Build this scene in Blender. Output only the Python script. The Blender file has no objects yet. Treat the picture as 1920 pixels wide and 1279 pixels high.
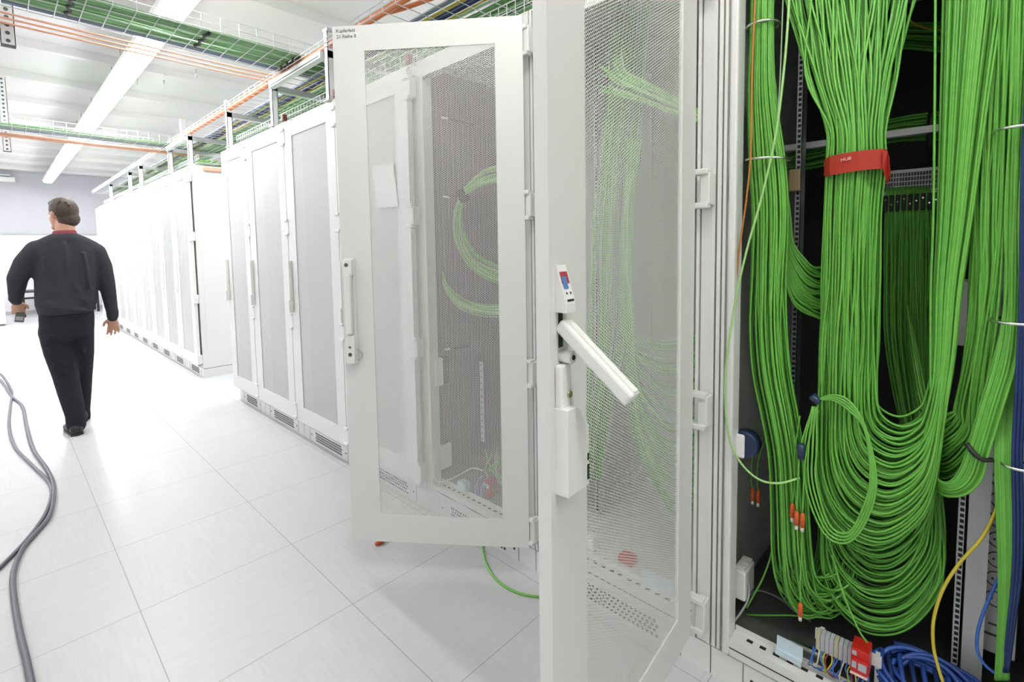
import bpy, bmesh, math, random
from mathutils import Vector, Matrix
random.seed(7)
C = bpy.context.scene.collection
SC = bpy.context.scene

# ------------------------------------------------------------------ camera
FPX, YAW, PITCH, ROLL, CAMH, CY = 918.37, 0.811830, 0.0698823, -0.01525827, 1.37254, -112.25
cy_, sy_ = math.cos(YAW), math.sin(YAW)
cp_, sp_ = math.cos(PITCH), math.sin(PITCH)
_f = Vector((sy_*cp_, cy_*cp_, -sp_)); _r0 = Vector((cy_, -sy_, 0)); _u0 = _r0.cross(_f)
cr_, sr_ = math.cos(ROLL), math.sin(ROLL)
_r = _r0*cr_ + _u0*sr_; _u = -_r0*sr_ + _u0*cr_
CAM = Vector((0, 0, CAMH))
cd = bpy.data.cameras.new('camera'); cam = bpy.data.objects.new('camera', cd); C.objects.link(cam)
cam.matrix_world = Matrix(((_r.x, _u.x, -_f.x, 0), (_r.y, _u.y, -_f.y, 0), (_r.z, _u.z, -_f.z, CAMH), (0, 0, 0, 1)))
cd.sensor_fit = 'HORIZONTAL'; cd.sensor_width = 36.0; cd.lens = FPX/1920*36; cd.shift_y = CY/1920
cd.clip_start = 0.02; cd.clip_end = 80
SC.camera = cam

def ray(px, py):
    return _r*((px-960)/FPX) - _u*((py-639.5-CY)/FPX) + _f
def at(px, py, x=None, y=None, z=None):
    """the world point seen at a pixel of the photograph, on a plane x=, y= or z= of the room"""
    d = ray(px, py)
    if x is not None: t = x/d.x
    elif y is not None: t = y/d.y
    else: t = (z-CAMH)/d.z
    return CAM + d*t

# ------------------------------------------------------------------ world, exposure
w = bpy.data.worlds.new('world'); SC.world = w; w.use_nodes = True
w.node_tree.nodes['Background'].inputs[0].default_value = (0.8, 0.85, 0.9, 1)
w.node_tree.nodes['Background'].inputs[1].default_value = 0.05
vs = SC.view_settings
vs.view_transform = 'Standard'; vs.look = 'None'; vs.gamma = 1; vs.use_curve_mapping = False
vs.exposure = 1.15
LAMP_MAIN, FILL_SIDE, FILL_REAR, FILL_SNEAR = 18.5, 28.0, 6.9, 2.8      # radiance of the visible aisle row, then of the added unseen fill rows
SC.cycles.transparent_max_bounces = 24
SC.cycles.use_denoising = True

# ------------------------------------------------------------------ materials
def mat(name, col, rough=.5, metal=0, spec=.5, noise=0, nscale=20, bump=0, bscale=60, emit=None, coat=0):
    m = bpy.data.materials.new(name); m.use_nodes = True; nt = m.node_tree; b = nt.nodes['Principled BSDF']
    b.inputs['Base Color'].default_value = (*col, 1); b.inputs['Roughness'].default_value = rough
    b.inputs['Metallic'].default_value = metal; b.inputs['Specular IOR Level'].default_value = spec
    if coat: b.inputs['Coat Weight'].default_value = coat
    if noise or bump:
        tc = nt.nodes.new('ShaderNodeTexCoord')
    if noise:
        n = nt.nodes.new('ShaderNodeTexNoise'); n.inputs['Scale'].default_value = nscale; n.inputs['Detail'].default_value = 4
        nt.links.new(tc.outputs['Object'], n.inputs['Vector'])
        r = nt.nodes.new('ShaderNodeMapRange'); r.inputs[3].default_value = 1-noise; r.inputs[4].default_value = 1+noise
        nt.links.new(n.outputs['Fac'], r.inputs[0])
        mx = nt.nodes.new('ShaderNodeVectorMath'); mx.operation = 'SCALE'; mx.inputs[0].default_value = col
        nt.links.new(r.outputs[0], mx.inputs['Scale']); nt.links.new(mx.outputs[0], b.inputs['Base Color'])
    if bump:
        n2 = nt.nodes.new('ShaderNodeTexNoise'); n2.inputs['Scale'].default_value = bscale; n2.inputs['Detail'].default_value = 3
        nt.links.new(tc.outputs['Object'], n2.inputs['Vector'])
        bp = nt.nodes.new('ShaderNodeBump'); bp.inputs['Strength'].default_value = bump; bp.inputs['Distance'].default_value = .01
        nt.links.new(n2.outputs['Fac'], bp.inputs['Height']); nt.links.new(bp.outputs[0], b.inputs['Normal'])
    if emit:
        b.inputs['Emission Color'].default_value = (*emit[:3], 1); b.inputs['Emission Strength'].default_value = emit[3]
    return m

def perforated(name, col, pitch, rad, axis='y'):
    """sheet steel with staggered round holes: the holes let light and sight through"""
    m = mat(name, col, .45); nt = m.node_tree; N = nt.nodes.new; L = nt.links.new
    tc = N('ShaderNodeTexCoord'); sp = N('ShaderNodeSeparateXYZ'); L(tc.outputs['Object'], sp.inputs[0])
    def M(op, a, b=None):
        n = N('ShaderNodeMath'); n.operation = op
        for k, v in enumerate((a, b)):
            if v is None: continue
            if isinstance(v, (int, float)): n.inputs[k].default_value = v
            else: L(v, n.inputs[k])
        return n.outputs[0]
    px, pz = pitch, pitch*1.7320508
    def cell(off):
        u = M('SUBTRACT', M('FRACT', M('ADD', M('DIVIDE', sp.outputs['Z'], px), off)), .5)
        v = M('SUBTRACT', M('FRACT', M('ADD', M('DIVIDE', sp.outputs['Y'], pz), off)), .5)
        u = M('MULTIPLY', u, px); v = M('MULTIPLY', v, pz)
        return M('SQRT', M('ADD', M('MULTIPLY', u, u), M('MULTIPLY', v, v)))
    hole = M('LESS_THAN', M('MINIMUM', cell(0.0), cell(0.5)), rad)
    tr = N('ShaderNodeBsdfTransparent'); mix = N('ShaderNodeMixShader')
    L(hole, mix.inputs[0]); L(nt.nodes['Principled BSDF'].outputs[0], mix.inputs[1]); L(tr.outputs[0], mix.inputs[2])
    L(mix.outputs[0], nt.nodes['Material Output'].inputs[0])
    return m

PAINT = mat('rack_paint', (.70, .705, .68), .42, noise=.02, nscale=3)
PAINT_IN = mat('rack_inner_paint', (.50, .51, .485), .5, noise=.04, nscale=6)
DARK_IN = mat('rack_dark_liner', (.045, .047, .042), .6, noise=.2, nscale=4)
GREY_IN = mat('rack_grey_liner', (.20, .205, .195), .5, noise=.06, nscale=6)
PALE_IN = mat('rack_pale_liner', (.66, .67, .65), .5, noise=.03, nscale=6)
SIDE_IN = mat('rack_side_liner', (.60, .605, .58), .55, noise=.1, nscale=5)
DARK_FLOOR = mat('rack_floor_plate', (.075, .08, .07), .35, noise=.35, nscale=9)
MESH = perforated('perforated_door_sheet', (.70, .705, .68), .0072, .0030)
MESH_C = perforated('fine_perforated_door_sheet', (.74, .745, .72), .0056, .0019)
BLACK = mat('black_plastic', (.012, .012, .013), .5)
GROOVE = mat('rubber_seal', (.10, .10, .095), .7)
WHITEP = mat('white_plastic', (.80, .80, .78), .4)
LEVERP = mat('handle_plastic', (.76, .77, .74), .35)
CHROME = mat('bright_steel', (.75, .75, .74), .25, metal=1)
ZINC = mat('zinc_steel', (.60, .61, .62), .42, metal=.85, noise=.12, nscale=14)
ZINC_L = mat('pale_galvanised_steel', (.74, .75, .76), .5, metal=.3, noise=.06, nscale=12)
GREEN = mat('green_cable_jacket', (.112, .375, .046), .42, noise=.22, nscale=55)
GREEN_B = mat('green_cable_jacket_bright', (.145, .435, .060), .42, noise=.18, nscale=40)
GREEN_P = mat('pale_green_cable_jacket', (.33, .58, .20), .42)
GREEN_T = mat('tray_green_cable_jacket', (.22, .42, .19), .5, noise=.3, nscale=25)
BLUE = mat('blue_cable_jacket', (.010, .030, .125), .4, noise=.2, nscale=30)
BLUE_L = mat('light_blue_cable_jacket', (.04, .13, .48), .4)
TAN = mat('tan_brass_fitting', (.45, .34, .18), .45, metal=.3)
YELLOW = mat('yellow_cable_jacket', (.52, .42, .035), .4)
ORANGE = mat('orange_plastic', (.62, .105, .02), .45)
ORANGE_C = mat('orange_conduit', (.74, .40, .27), .5, noise=.1, nscale=9)
ORANGE_S = mat('orange_conduit_strong', (.66, .21, .075), .5, noise=.1, nscale=9)
ORANGE_D = mat('orange_fibre_jacket', (.50, .17, .03), .4)
RED = mat('red_strap_fabric', (.36, .020, .006), .6, noise=.08, nscale=90)
REDP = mat('red_plastic', (.50, .015, .012), .35)
GREY_C = mat('grey_cable_jacket', (.20, .20, .22), .45)
FLOORC = mat('dark_floor_cable', (.10, .095, .12), .4)
LABEL_G = mat('grey_label', (.42, .43, .46), .5)
BRASS = mat('brass_lock', (.42, .38, .22), .3, metal=.8)
NAVY = mat('navy_plastic', (.015, .03, .075), .4)
PAPER = mat('white_paper', (.82, .82, .80), .8)
PALEBLUE = mat('pale_blue_steel', (.62, .74, .80), .4, metal=.3)
INK = mat('dark_grey_print', (.10, .10, .10), .7)
SKIN = mat('skin', (.56, .30, .20), .5, noise=.12, nscale=18)
HAIR = mat('brown_hair', (.055, .032, .022), .55, noise=.4, nscale=60, bump=.6, bscale=140)
SWEATER = mat('charcoal_knit', (.044, .045, .051), .95, spec=.15, noise=.18, nscale=7, bump=.35, bscale=16)
TROUSERS = mat('black_cloth', (.020, .021, .027), .9, spec=.2, noise=.2, nscale=6, bump=.4, bscale=13)
SHIRT = mat('dark_red_shirt', (.22, .04, .06), .8)
LEATHER = mat('black_leather', (.014, .013, .013), .4)

# ------------------------------------------------------------------ mesh helpers
class MB:
    def __init__(s): s.v, s.f, s.mi, s.sm = [], [], [], []
    def add(s, vs, fs, mi=0, smooth=False):
        o = len(s.v); s.v += [Vector(p) for p in vs]
        for f in fs: s.f.append([i+o for i in f]); s.mi.append(mi); s.sm.append(smooth)
        return s
    def box(s, a, b, mi=0, M=None):
        (x0, y0, z0), (x1, y1, z1) = a, b
        vs = [(x0,y0,z0),(x1,y0,z0),(x1,y1,z0),(x0,y1,z0),(x0,y0,z1),(x1,y0,z1),(x1,y1,z1),(x0,y1,z1)]
        if M is not None: vs = [M @ Vector(p) for p in vs]
        return s.add(vs, [(0,3,2,1),(4,5,6,7),(0,1,5,4),(1,2,6,5),(2,3,7,6),(3,0,4,7)], mi)
    def bbox(s, a, b, r, mi=0, M=None):
        """box with bevelled vertical and horizontal edges"""
        bm = bmesh.new(); (x0, y0, z0), (x1, y1, z1) = a, b
        bmesh.ops.create_cube(bm, size=1)
        for v in bm.verts: v.co = Vector(((x0+x1)/2+v.co.x*(x1-x0), (y0+y1)/2+v.co.y*(y1-y0), (z0+z1)/2+v.co.z*(z1-z0)))
        bmesh.ops.bevel(bm, geom=list(bm.edges), offset=r, segments=2, affect='EDGES', profile=.5)
        bm.verts.index_update()
        vs = [v.co.copy() if M is None else M @ v.co for v in bm.verts]
        s.add(vs, [[v.index for v in f.verts] for f in bm.faces], mi); bm.free(); return s
    def prism(s, poly, axis, a, b, mi=0):
        n = len(poly)
        def P(u, v, t):
            return (t,u,v) if axis == 'x' else (u,t,v) if axis == 'y' else (u,v,t)
        vs = [P(u, v, a) for u, v in poly]+[P(u, v, b) for u, v in poly]
        return s.add(vs, [list(range(n))[::-1], list(range(n, 2*n))]+[(i, (i+1) % n, n+(i+1) % n, n+i) for i in range(n)], mi)
    def tube(s, path, r, n=6, mi=0, cap=True, smooth=True):
        path = [Vector(p) for p in path]; k = len(path)
        rs = r if isinstance(r, (list, tuple)) else [r]*k
        T = []
        for i in range(k):
            d = path[min(i+1, k-1)]-path[max(i-1, 0)]
            T.append(d.normalized() if d.length > 1e-9 else Vector((0, 0, 1)))
        ref = Vector((1, 0, 0)) if abs(T[0].x) < .8 else Vector((0, 1, 0))
        U = (ref-T[0]*ref.dot(T[0])).normalized(); vs = []
        for i in range(k):
            U = (U-T[i]*U.dot(T[i])); U = U.normalized() if U.length > 1e-6 else ref
            V = T[i].cross(U)
            for j in range(n):
                a = 2*math.pi*j/n; vs.append(path[i]+(U*math.cos(a)+V*math.sin(a))*rs[i])
        fs = [(i*n+j, i*n+(j+1) % n, (i+1)*n+(j+1) % n, (i+1)*n+j) for i in range(k-1) for j in range(n)]
        s.add(vs, fs, mi, smooth)
        if cap:
            o = len(s.v)-len(vs)
            s.f.append([o+j for j in range(n)][::-1]); s.mi.append(mi); s.sm.append(False)
            s.f.append([o+(k-1)*n+j for j in range(n)]); s.mi.append(mi); s.sm.append(False)
        return s
    def cyl(s, a, b, r, n=14, mi=0, r2=None):
        return s.tube([a, b], [r, r if r2 is None else r2], n, mi)
    def loft(s, rings, n=16, mi=0, cap=True):
        """rings: (centre, half-width vector, half-depth vector)"""
        vs = []
        for c, a, b in rings:
            for j in range(n):
                t = 2*math.pi*j/n; vs.append(Vector(c)+Vector(a)*math.cos(t)+Vector(b)*math.sin(t))
        k = len(rings)
        s.add(vs, [(i*n+j, i*n+(j+1) % n, (i+1)*n+(j+1) % n, (i+1)*n+j) for i in range(k-1) for j in range(n)], mi, True)
        if cap:
            o = len(s.v)-len(vs)
            s.f.append([o+j for j in range(n)][::-1]); s.mi.append(mi); s.sm.append(True)
            s.f.append([o+(k-1)*n+j for j in range(n)]); s.mi.append(mi); s.sm.append(True)
        return s
    def sphere(s, c, r, mi=0, nu=14, nv=9):
        rx, ry, rz = r if isinstance(r, (tuple, list)) else (r, r, r)
        rings = []
        for i in range(nv+1):
            t = -math.pi/2+math.pi*i/nv; q = max(math.cos(t), .02)
            rings.append(((c[0], c[1], c[2]+rz*math.sin(t)), (rx*q, 0, 0), (0, ry*q, 0)))
        return s.loft(rings, nu, mi)
    def build(s, name, m, parent=None, origin=None, local=False):
        """one mesh object; world coordinates are turned into the parent's frame unless local"""
        me = bpy.data.meshes.new(name)
        o = bpy.data.objects.new(name, me); C.objects.link(o)
        off = Vector((0, 0, 0))
        if parent is not None:
            o.parent = parent
            if not local: off = base_of(parent)
        if origin is not None:
            o.location = Vector(origin)-off; off = Vector(origin)
        me.from_pydata([tuple(v-off) for v in s.v], [], s.f)
        for mm in (m if isinstance(m, (list, tuple)) else [m]): me.materials.append(mm)
        me.polygons.foreach_set('material_index', s.mi); me.polygons.foreach_set('use_smooth', s.sm)
        me.update()
        return o
def base_of(o):
    p = Vector((0, 0, 0))
    while o is not None: p += Vector(o.location); o = o.parent
    return p
def tag(o, label=None, cat=None, group=None, kind=None):
    if label: o['label'] = label
    if cat: o['category'] = cat
    if group: o['group'] = group
    if kind: o['kind'] = kind
    return o
def thing(name, label, cat, loc=(0, 0, 0), rz=0, group=None):
    o = bpy.data.objects.new(name, None); C.objects.link(o); o.empty_display_size = .1
    o.location = loc; o.rotation_euler = (0, 0, rz); return tag(o, label, cat, group)
def struct(name, mb, m):
    return tag(mb.build(name, m), kind='structure')
def copy_tree(o, parent=None):
    c = o.copy(); C.objects.link(c)
    if parent is not None: c.parent = parent
    for ch in list(o.children): copy_tree(ch, c)
    return c
def spline(pts, n=8):
    """Catmull-Rom through the points"""
    P = [Vector(p) for p in pts]; out = []
    if len(P) < 3: return [P[0].lerp(P[-1], i/n) for i in range(n+1)]
    Q = [P[0]*2-P[1]]+P+[P[-1]*2-P[-2]]
    for i in range(1, len(Q)-2):
        a, b, c, d = Q[i-1], Q[i], Q[i+1], Q[i+2]
        for k in range(n):
            t = k/n
            out.append(.5*((2*b)+(c-a)*t+(2*a-5*b+4*c-d)*t*t+(3*b-a-3*c+d)*t**3))
    out.append(P[-1]); return out

# ------------------------------------------------------------------ the room
XL, XR, YN, YF, ZC = -3.2, 4.6, -4.2, 16.0, 3.27
X0 = 1.4905
def floor_material():
    m = mat('pale_raised_floor', (.70, .70, .70), .38, spec=.4); nt = m.node_tree; N = nt.nodes.new; L = nt.links.new
    b = nt.nodes['Principled BSDF']; tc = N('ShaderNodeTexCoord'); sp = N('ShaderNodeSeparateXYZ'); L(tc.outputs['Object'], sp.inputs[0])
    def M(op, a, bb=None):
        n = N('ShaderNodeMath'); n.operation = op
        for k, v in enumerate((a, bb)):
            if v is None: continue
            if isinstance(v, (int, float)): n.inputs[k].default_value = v
            else: L(v, n.inputs[k])
        return n.outputs[0]
    def joint(o, off, tile=.5716):
        f = M('FRACT', M('DIVIDE', M('SUBTRACT', o, off), tile))
        return M('LESS_THAN', M('MINIMUM', f, M('SUBTRACT', 1.0, f)), .0028)
    j = M('MAXIMUM', joint(sp.outputs['X'], .3028), joint(sp.outputs['Y'], 1.135))
    # faint streaks in each tile's laminate, turned a quarter on every other tile
    cx = M('FLOOR', M('DIVIDE', M('SUBTRACT', sp.outputs['X'], .3028), .5716)); cyy = M('FLOOR', M('DIVIDE', M('SUBTRACT', sp.outputs['Y'], 1.135), .5716))
    par = M('MODULO', M('ABSOLUTE', M('ADD', cx, cyy)), 2.0)
    def streak(sx, sy):
        mp = N('ShaderNodeMapping'); mp.inputs['Scale'].default_value = (sx, sy, 1); L(tc.outputs['Object'], mp.inputs[0])
        n = N('ShaderNodeTexNoise'); n.inputs['Scale'].default_value = 1; n.inputs['Detail'].default_value = 5; L(mp.outputs[0], n.inputs['Vector']); return n.outputs['Fac']
    mxs = N('ShaderNodeMix'); L(par, mxs.inputs[0]); L(streak(90, 7), mxs.inputs[2]); L(streak(7, 90), mxs.inputs[3])
    r = N('ShaderNodeMapRange'); r.inputs[1].default_value = .3; r.inputs[2].default_value = .7; r.inputs[3].default_value = .95; r.inputs[4].default_value = 1.02; L(mxs.outputs[0], r.inputs[0])
    sc = N('ShaderNodeVectorMath'); sc.operation = 'SCALE'; sc.inputs[0].default_value = (.555, .555, .56); L(r.outputs[0], sc.inputs['Scale'])
    mx = N('ShaderNodeMix'); mx.data_type = 'RGBA'; L(j, mx.inputs[0]); L(sc.outputs[0], mx.inputs[6]); mx.inputs[7].default_value = (.33, .32, .31, 1)
    L(mx.outputs[2], b.inputs['Base Color'])
    return m
struct('floor', MB().box((XL-.2, YN-.2, -.12), (XR+.2, YF+.2, 0)), floor_material())
WALL = mat('wall_paint', (.72, .72, .74), .7, noise=.02, nscale=2)
WALL_G = mat('upper_wall_paint', (.52, .52, .55), .7, noise=.02, nscale=2)
CEIL = mat('ceiling_paint', (.60, .59, .58), .8, noise=.03, nscale=2)
cb = MB().box((XL-.2, YN-.2, ZC), (XR+.2, YF+.2, ZC+.15))
yy = 6.2-1.12*9
while yy < YF-.3:
    cb.prism([(yy-.07, ZC+.02), (yy-.04, ZC-.07), (yy+.04, ZC-.07), (yy+.07, ZC+.02)], 'x', XL-.1, XR+.1); yy += 1.12
struct('ceiling', cb, CEIL)
struct('wall_left', MB().box((XL-.2, YN-.2, -.1), (XL, YF+.2, ZC+.1)), WALL)
struct('wall_right', MB().box((XR, YN-.2, -.1), (XR+.2, YF+.2, ZC+.1)), WALL)
struct('wall_front', MB().box((XL-.2, YN-.2, -.1), (XR+.2, YN, ZC+.1)), WALL)
struct('wall_back', MB().box((XL-.2, YF, -.1), (XR+.2, YF+.2, 1.85)).box((XL-.2, YF+.02, 1.85), (XR+.2, YF+.2, ZC+.1), 1), [WALL, WALL_G])
struct('trim_1', MB().box((XL, YF-.025, 1.83), (XR, YF+.03, 1.87)), mat('grey_rail', (.45, .45, .46), .5))
struct('baseboard_back', MB().box((XL, YF-.015, 0), (XR, YF+.01, .07)), mat('grey_skirting', (.45, .45, .46), .5))

# ------------------------------------------------------------------ luminaires
HOUS = mat('lamp_housing', (.85, .85, .85), .4)
def lamp_mat(nm, k, c=(1.0, .985, .955)): return mat(nm, (.9, .9, .9), .4, emit=(*c, k))
def luminaire(label, x, y0, y1, z, m, group, wid=.17, rods=True, side_glow=False):
    t = thing('ceiling_light', label, 'ceiling light', (x, (y0+y1)/2, z), group=group)
    MB().box((x-wid/2, y0+.01, z+.035), (x+wid/2, y1-.01, z+.085)).build('lamp_housing', HOUS, t)
    MB().prism([(x-wid/2+.004, z+.035), (x-wid/2+.02, z), (x+wid/2-.02, z), (x+wid/2-.004, z+.035)], 'y', y0+.02, y1-.02).build('diffuser', m, t) if not side_glow else MB().box((x-wid/2, y0+.02, z-.02), (x+wid/2, y1-.02, z+.034)).box((x-wid/2-.03, y0+.02, z+.0), (x-wid/2-.002, y1-.02, z+.09)).box((x+wid/2+.002, y0+.02, z+.0), (x+wid/2+.03, y1-.02, z+.09)).build('diffuser', m, t)  # side_glow: extra emitting side boxes on added fill lamps, to brighten the ceiling
    if rods:
        for yy in (y0+.25, y1-.25): MB().cyl((x, yy, z+.08), (x, yy, ZC), .004, 6).build('hanging_rod', ZINC, t)
    return t
MAIN = lamp_mat('lamp_main', LAMP_MAIN, (.985, .985, 1.0)); FILL_SIDE_MAT = lamp_mat('fill_lamp_side', FILL_SIDE, (.96, .975, 1.0)); FILL_SNEAR_MAT = lamp_mat('fill_lamp_side_near', FILL_SNEAR); FILL_REAR_MAT = lamp_mat('fill_lamp_rear', FILL_REAR)  # only MAIN is a visible row; the others light added fill lamps
ordn = ['first', 'second', 'third', 'fourth', 'fifth', 'sixth', 'seventh', 'eighth', 'ninth', 'tenth']
LX, LZ = .93, 2.96
for i in range(8):
    lab = 'glowing white linear ceiling light along the aisle, %s from the camera' % ordn[i] if i < 7 else 'glowing white linear ceiling light along the aisle, last before the back wall'
    luminaire(lab, LX, 3.15+i*1.5, 3.15+(i+1)*1.5, LZ, MAIN, 'aisle row of linear ceiling lights')
for i in range(9):
    luminaire('added linear fill light, unseen beyond the left frame edge', -1.55, -3.6+i*2.1, -3.6+i*2.1+1.5, LZ, FILL_SIDE_MAT if i > 3 else FILL_SNEAR_MAT, 'left row of added fill lights', side_glow=i <= 3)  # added out-of-view row, brightens the rack fronts and room from the left
for i in range(3):
    luminaire('added linear fill light, unseen behind and above the camera', .45, -3.4+i*1.6, -3.4+i*1.6+1.5, LZ, FILL_REAR_MAT, 'added fill lights behind and above the camera', side_glow=True)  # added out-of-view lamps, lift the open doors and the near cables
for i in range(6):
    luminaire('added linear fill light, unseen behind the rack rows', 3.55, .6+i*2.1, .6+i*2.1+1.5, LZ, FILL_SIDE_MAT, 'added fill lights behind the rack rows')  # added out-of-view row, brightens the right ceiling and the gap's side panel
# ------------------------------------------------------------------ racks
ZT, ZD0, ZD1, PW = 2.285, .14, 2.25, .058
def rack_frame(w, w_open, inner, near_panel, far_panel, parent, slots=True, plain=False):
    # posts with their grooved front profile
    for y0, sgn, nm in ((0, 1, 'post'), (w, -1, 'post')):
        b = MB()
        def yb(a, c): return (min(y0+sgn*a, y0+sgn*c), max(y0+sgn*a, y0+sgn*c))
        a, c = yb(.003, .014); b.box((0, a, .10), (.055, c, ZT))
        if plain:
            a, c = yb(.014, PW); b.box((.004, a, .10), (.055, c, ZT))
        else:
            if sgn > 0:
                a, c = yb(.014, .044); b.box((.002, a, .10), (.055, c, ZT))
                a, c = yb(.044, .049); b.box((.012, a, .10), (.055, c, ZT))
                a, c = yb(.049, PW); b.box((-.002, a, .10), (.055, c, ZT))
            else:
                a, c = yb(.014, .019); b.box((.030, a, .10), (.055, c, ZT), 1)
                a, c = yb(.019, .028); b.box((.001, a, .10), (.055, c, ZT))
                a, c = yb(.028, .036); b.box((.016, a, .10), (.055, c, ZT))
                a, c = yb(.036, PW); b.bbox((-.006, a, .10), (.055, c, ZT), .006)
                a, c = yb(.030, .034)
                for zc in (.21, .865, 1.535, 2.16): b.box((.0145, a, zc-.04), (.017, c, zc+.04), 1)
        b.build(nm, [PAINT, GROOVE], parent, local=True)
    b = MB().box((0, PW, ZT-.075), (.045, w-PW, ZT)).box((.001, PW, ZT-.090), (.006, w-PW, ZT-.083), 1)
    b.build('top_beam', [PAINT, GROOVE], parent, local=True)
    b = MB().box((0, PW, .10), (.012, w-PW, .152)).box((.012, PW, .146), (.06, w-PW, .152)).box((.055, PW, .10), (.06, w-PW, .165))
    b.box((-.001, PW, .124), (.001, w-PW, .127), 1)
    if slots:
        k = int((w-2*PW-.03)/.037)
        for i in range(k):
            y = PW+.02+i*.037; b.box((.027, y, .1505), (.039, y+.017, .1526), 1)
    b.build('bottom_beam', [PAINT, BLACK], parent, local=True)
    MB().box((0, .003, ZT), (1.0, w-.003, ZT+.006)).build('roof_panel', PAINT, parent, local=True)
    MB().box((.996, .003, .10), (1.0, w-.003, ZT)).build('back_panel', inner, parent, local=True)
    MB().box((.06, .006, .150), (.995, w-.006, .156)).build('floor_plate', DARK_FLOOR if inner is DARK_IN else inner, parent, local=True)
    MB().box((.05, .001, .10), (1.0, .0035, ZT)).build('side_panel', near_panel, parent, local=True)
    MB().box((.05, w-.0035, .10), (1.0, w-.001, ZT)).build('side_panel', far_panel, parent, local=True)
VENT = mat('vent_dark_grey', (.045, .045, .045), .6)
def rack_plinth(w, parent, hole=True):
    b = MB().box((.004, .002, 0), (1.0, w-.002, .094)).box((.03, .004, .094), (.98, w-.004, .1), 1)
    b.box((.003, .098, .002), (.005, .1, .094), 1).box((.003, w-.1, .002), (.005, w-.098, .094), 1)
    if hole:
        for y in (.125, w-.125): b.cyl((.0025, y, .05), (.005, y, .05), .006, 10, 2)
    p = b.build('plinth', [PAINT, GROOVE, BLACK], parent, local=True)
    g = MB()
    n = int((w-.36)/.018)
    for r in range(4):
        for i in range(n):
            y = .18+i*.018+(.009 if r % 2 else 0); z = .018+r*.017
            g.box((.0022, y, z), (.0045, y+.0095, z+.0105))
    g.build('vent_grille', VENT, p, local=True)
def rack_door(w, parent, theta=0.0, hy=0.0, hx=-.048, handle='closed', L=None, thick=.0020):
    """outer face at local x=0, hinge at y=0, sheet opening between the stiles"""
    L = L or w-.003
    d = MB(); s0, s1, z0, z1, t = .004, L, ZD0, ZD1, .03
    a0, a1, b0, b1 = .112, L-.128, .257, 2.152
    for (p, q) in (((s0, z0), (a0, z1)), ((a1, z0), (s1, z1)), ((a0, z0), (a1, b0)), ((a0, b1), (a1, z1))):
        d.box((0, p[0], p[1]), (.004, q[0], q[1]))
    d.box((.004, s0, z0), (t, s0+.006, z1)).box((.004, s1-.006, z0), (t, s1, z1)).box((.004, s0, z0), (t, s1, z0+.006)).box((.004, s0, z1-.006), (t, s1, z1))
    d.box((.004, a0-.05, z0+.01), (.022, a0-.03, z1-.01)).box((.004, a1+.03, z0+.01), (.022, a1+.05, z1-.01))
    o = d.build('door', PAINT, parent, local=True); o.location = (hx, hy, 0); o.rotation_euler = (0, 0, theta)
    MB().add([(.0045, a0, b0), (.0045, a1, b0), (.0045, a1, b1), (.0045, a0, b1)], [(0, 3, 2, 1)]).add([(.0045+thick, a0, b0), (.0045+thick, a1, b0), (.0045+thick, a1, b1), (.0045+thick, a0, b1)], [(0, 1, 2, 3)]).build('perforated_sheet', MESH if handle in ('none', 'closed_open') else MESH_C, o, local=True)
    c = L-.036
    h = MB()
    if handle in ('closed', 'closed_open'):
        h.bbox((-.010, c-.022, .90), (0, c+.020, 1.335), .003)
        h.bbox((-.036, c-.020, 1.265), (-.004, c+.018, 1.332), .005).bbox((-.040, c-.015, 1.03), (-.012, c+.013, 1.272), .006)
        h.bbox((-.030, c-.020, .905), (-.004, c+.018, 1.022), .004)
        h.cyl((-.0375, c, 1.31), (-.034, c, 1.31), .008, 12, 1).cyl((-.0315, c, .945), (-.029, c, .945), .008, 12, 1).cyl((-.0315, c, .975), (-.029, c, .975), .005, 10, 1)
        h.build('handle', [LEVERP, GROOVE], o, local=True)
    elif handle == 'simple':
        h.bbox((-.026, c-.011, 1.02), (0, c+.010, 1.30), .005).bbox((-.036, c-.013, .93), (0, c+.012, 1.02), .005).build('handle', LEVERP, o, local=True)
    return o
def rack_hinges(parent, hy, hx=-.048, big=True):
    for zc in (.21, .865, 1.535, 2.16):
        b = MB()
        b.bbox((hx-.004, hy-.034, zc-.047), (hx+.040, hy-.004, zc+.047), .004)
        b.bbox((hx-.012, hy-.030, zc+.040), (hx+.018, hy+.022, zc+.058), .004).bbox((hx-.012, hy-.030, zc-.058), (hx+.018, hy+.022, zc-.040), .004)
        b.build('hinge', PAINT, parent, local=True)
def rack_clip(w, parent):
    MB().bbox((-.05, -.014, ZT-.01), (-.02, .012, ZT+.035), .004).build('eye_tab', mat_tab, parent, local=True)
mat_tab = mat('brown_red_tab', (.22, .06, .04), .5)

def closed_rack(w, label, loc, group, handle='simple', tab=False, near=None):
    t = thing('network_rack', label, 'rack cabinet', loc, group=group)
    rack_frame(w, None, PAINT_IN, near or PAINT_IN, PAINT_IN, t, slots=False, plain=True); rack_plinth(w, t)
    rack_door(w, t, 0, .002, handle=handle); rack_hinges(t, .012)
    if tab: rack_clip(w, t)
    return t
GN, GF = 'open and closed racks of the near block', 'closed racks of the far block'
# D, E, F, G: closed
rD = closed_rack(.748, 'closed white rack with a paper sheet on its door, seen through the open middle door', (X0, 2.055, 0), GN)
rE = copy_tree(rD); rE.location = (X0, 2.803, 0); rE['label'] = 'closed white rack just left of the open middle door, third from the gap'
rF = copy_tree(rD); rF.location = (X0, 3.553, 0); rF['label'] = 'closed white rack second from the gap in the row'
rG = closed_rack(.612, 'narrow closed white rack beside the gap, last of the near block', (X0, 4.305, 0), GN)
for r_, w_ in ((rD, .748), (rE, .748), (rF, .748)): rack_clip(w_, r_)
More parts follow.
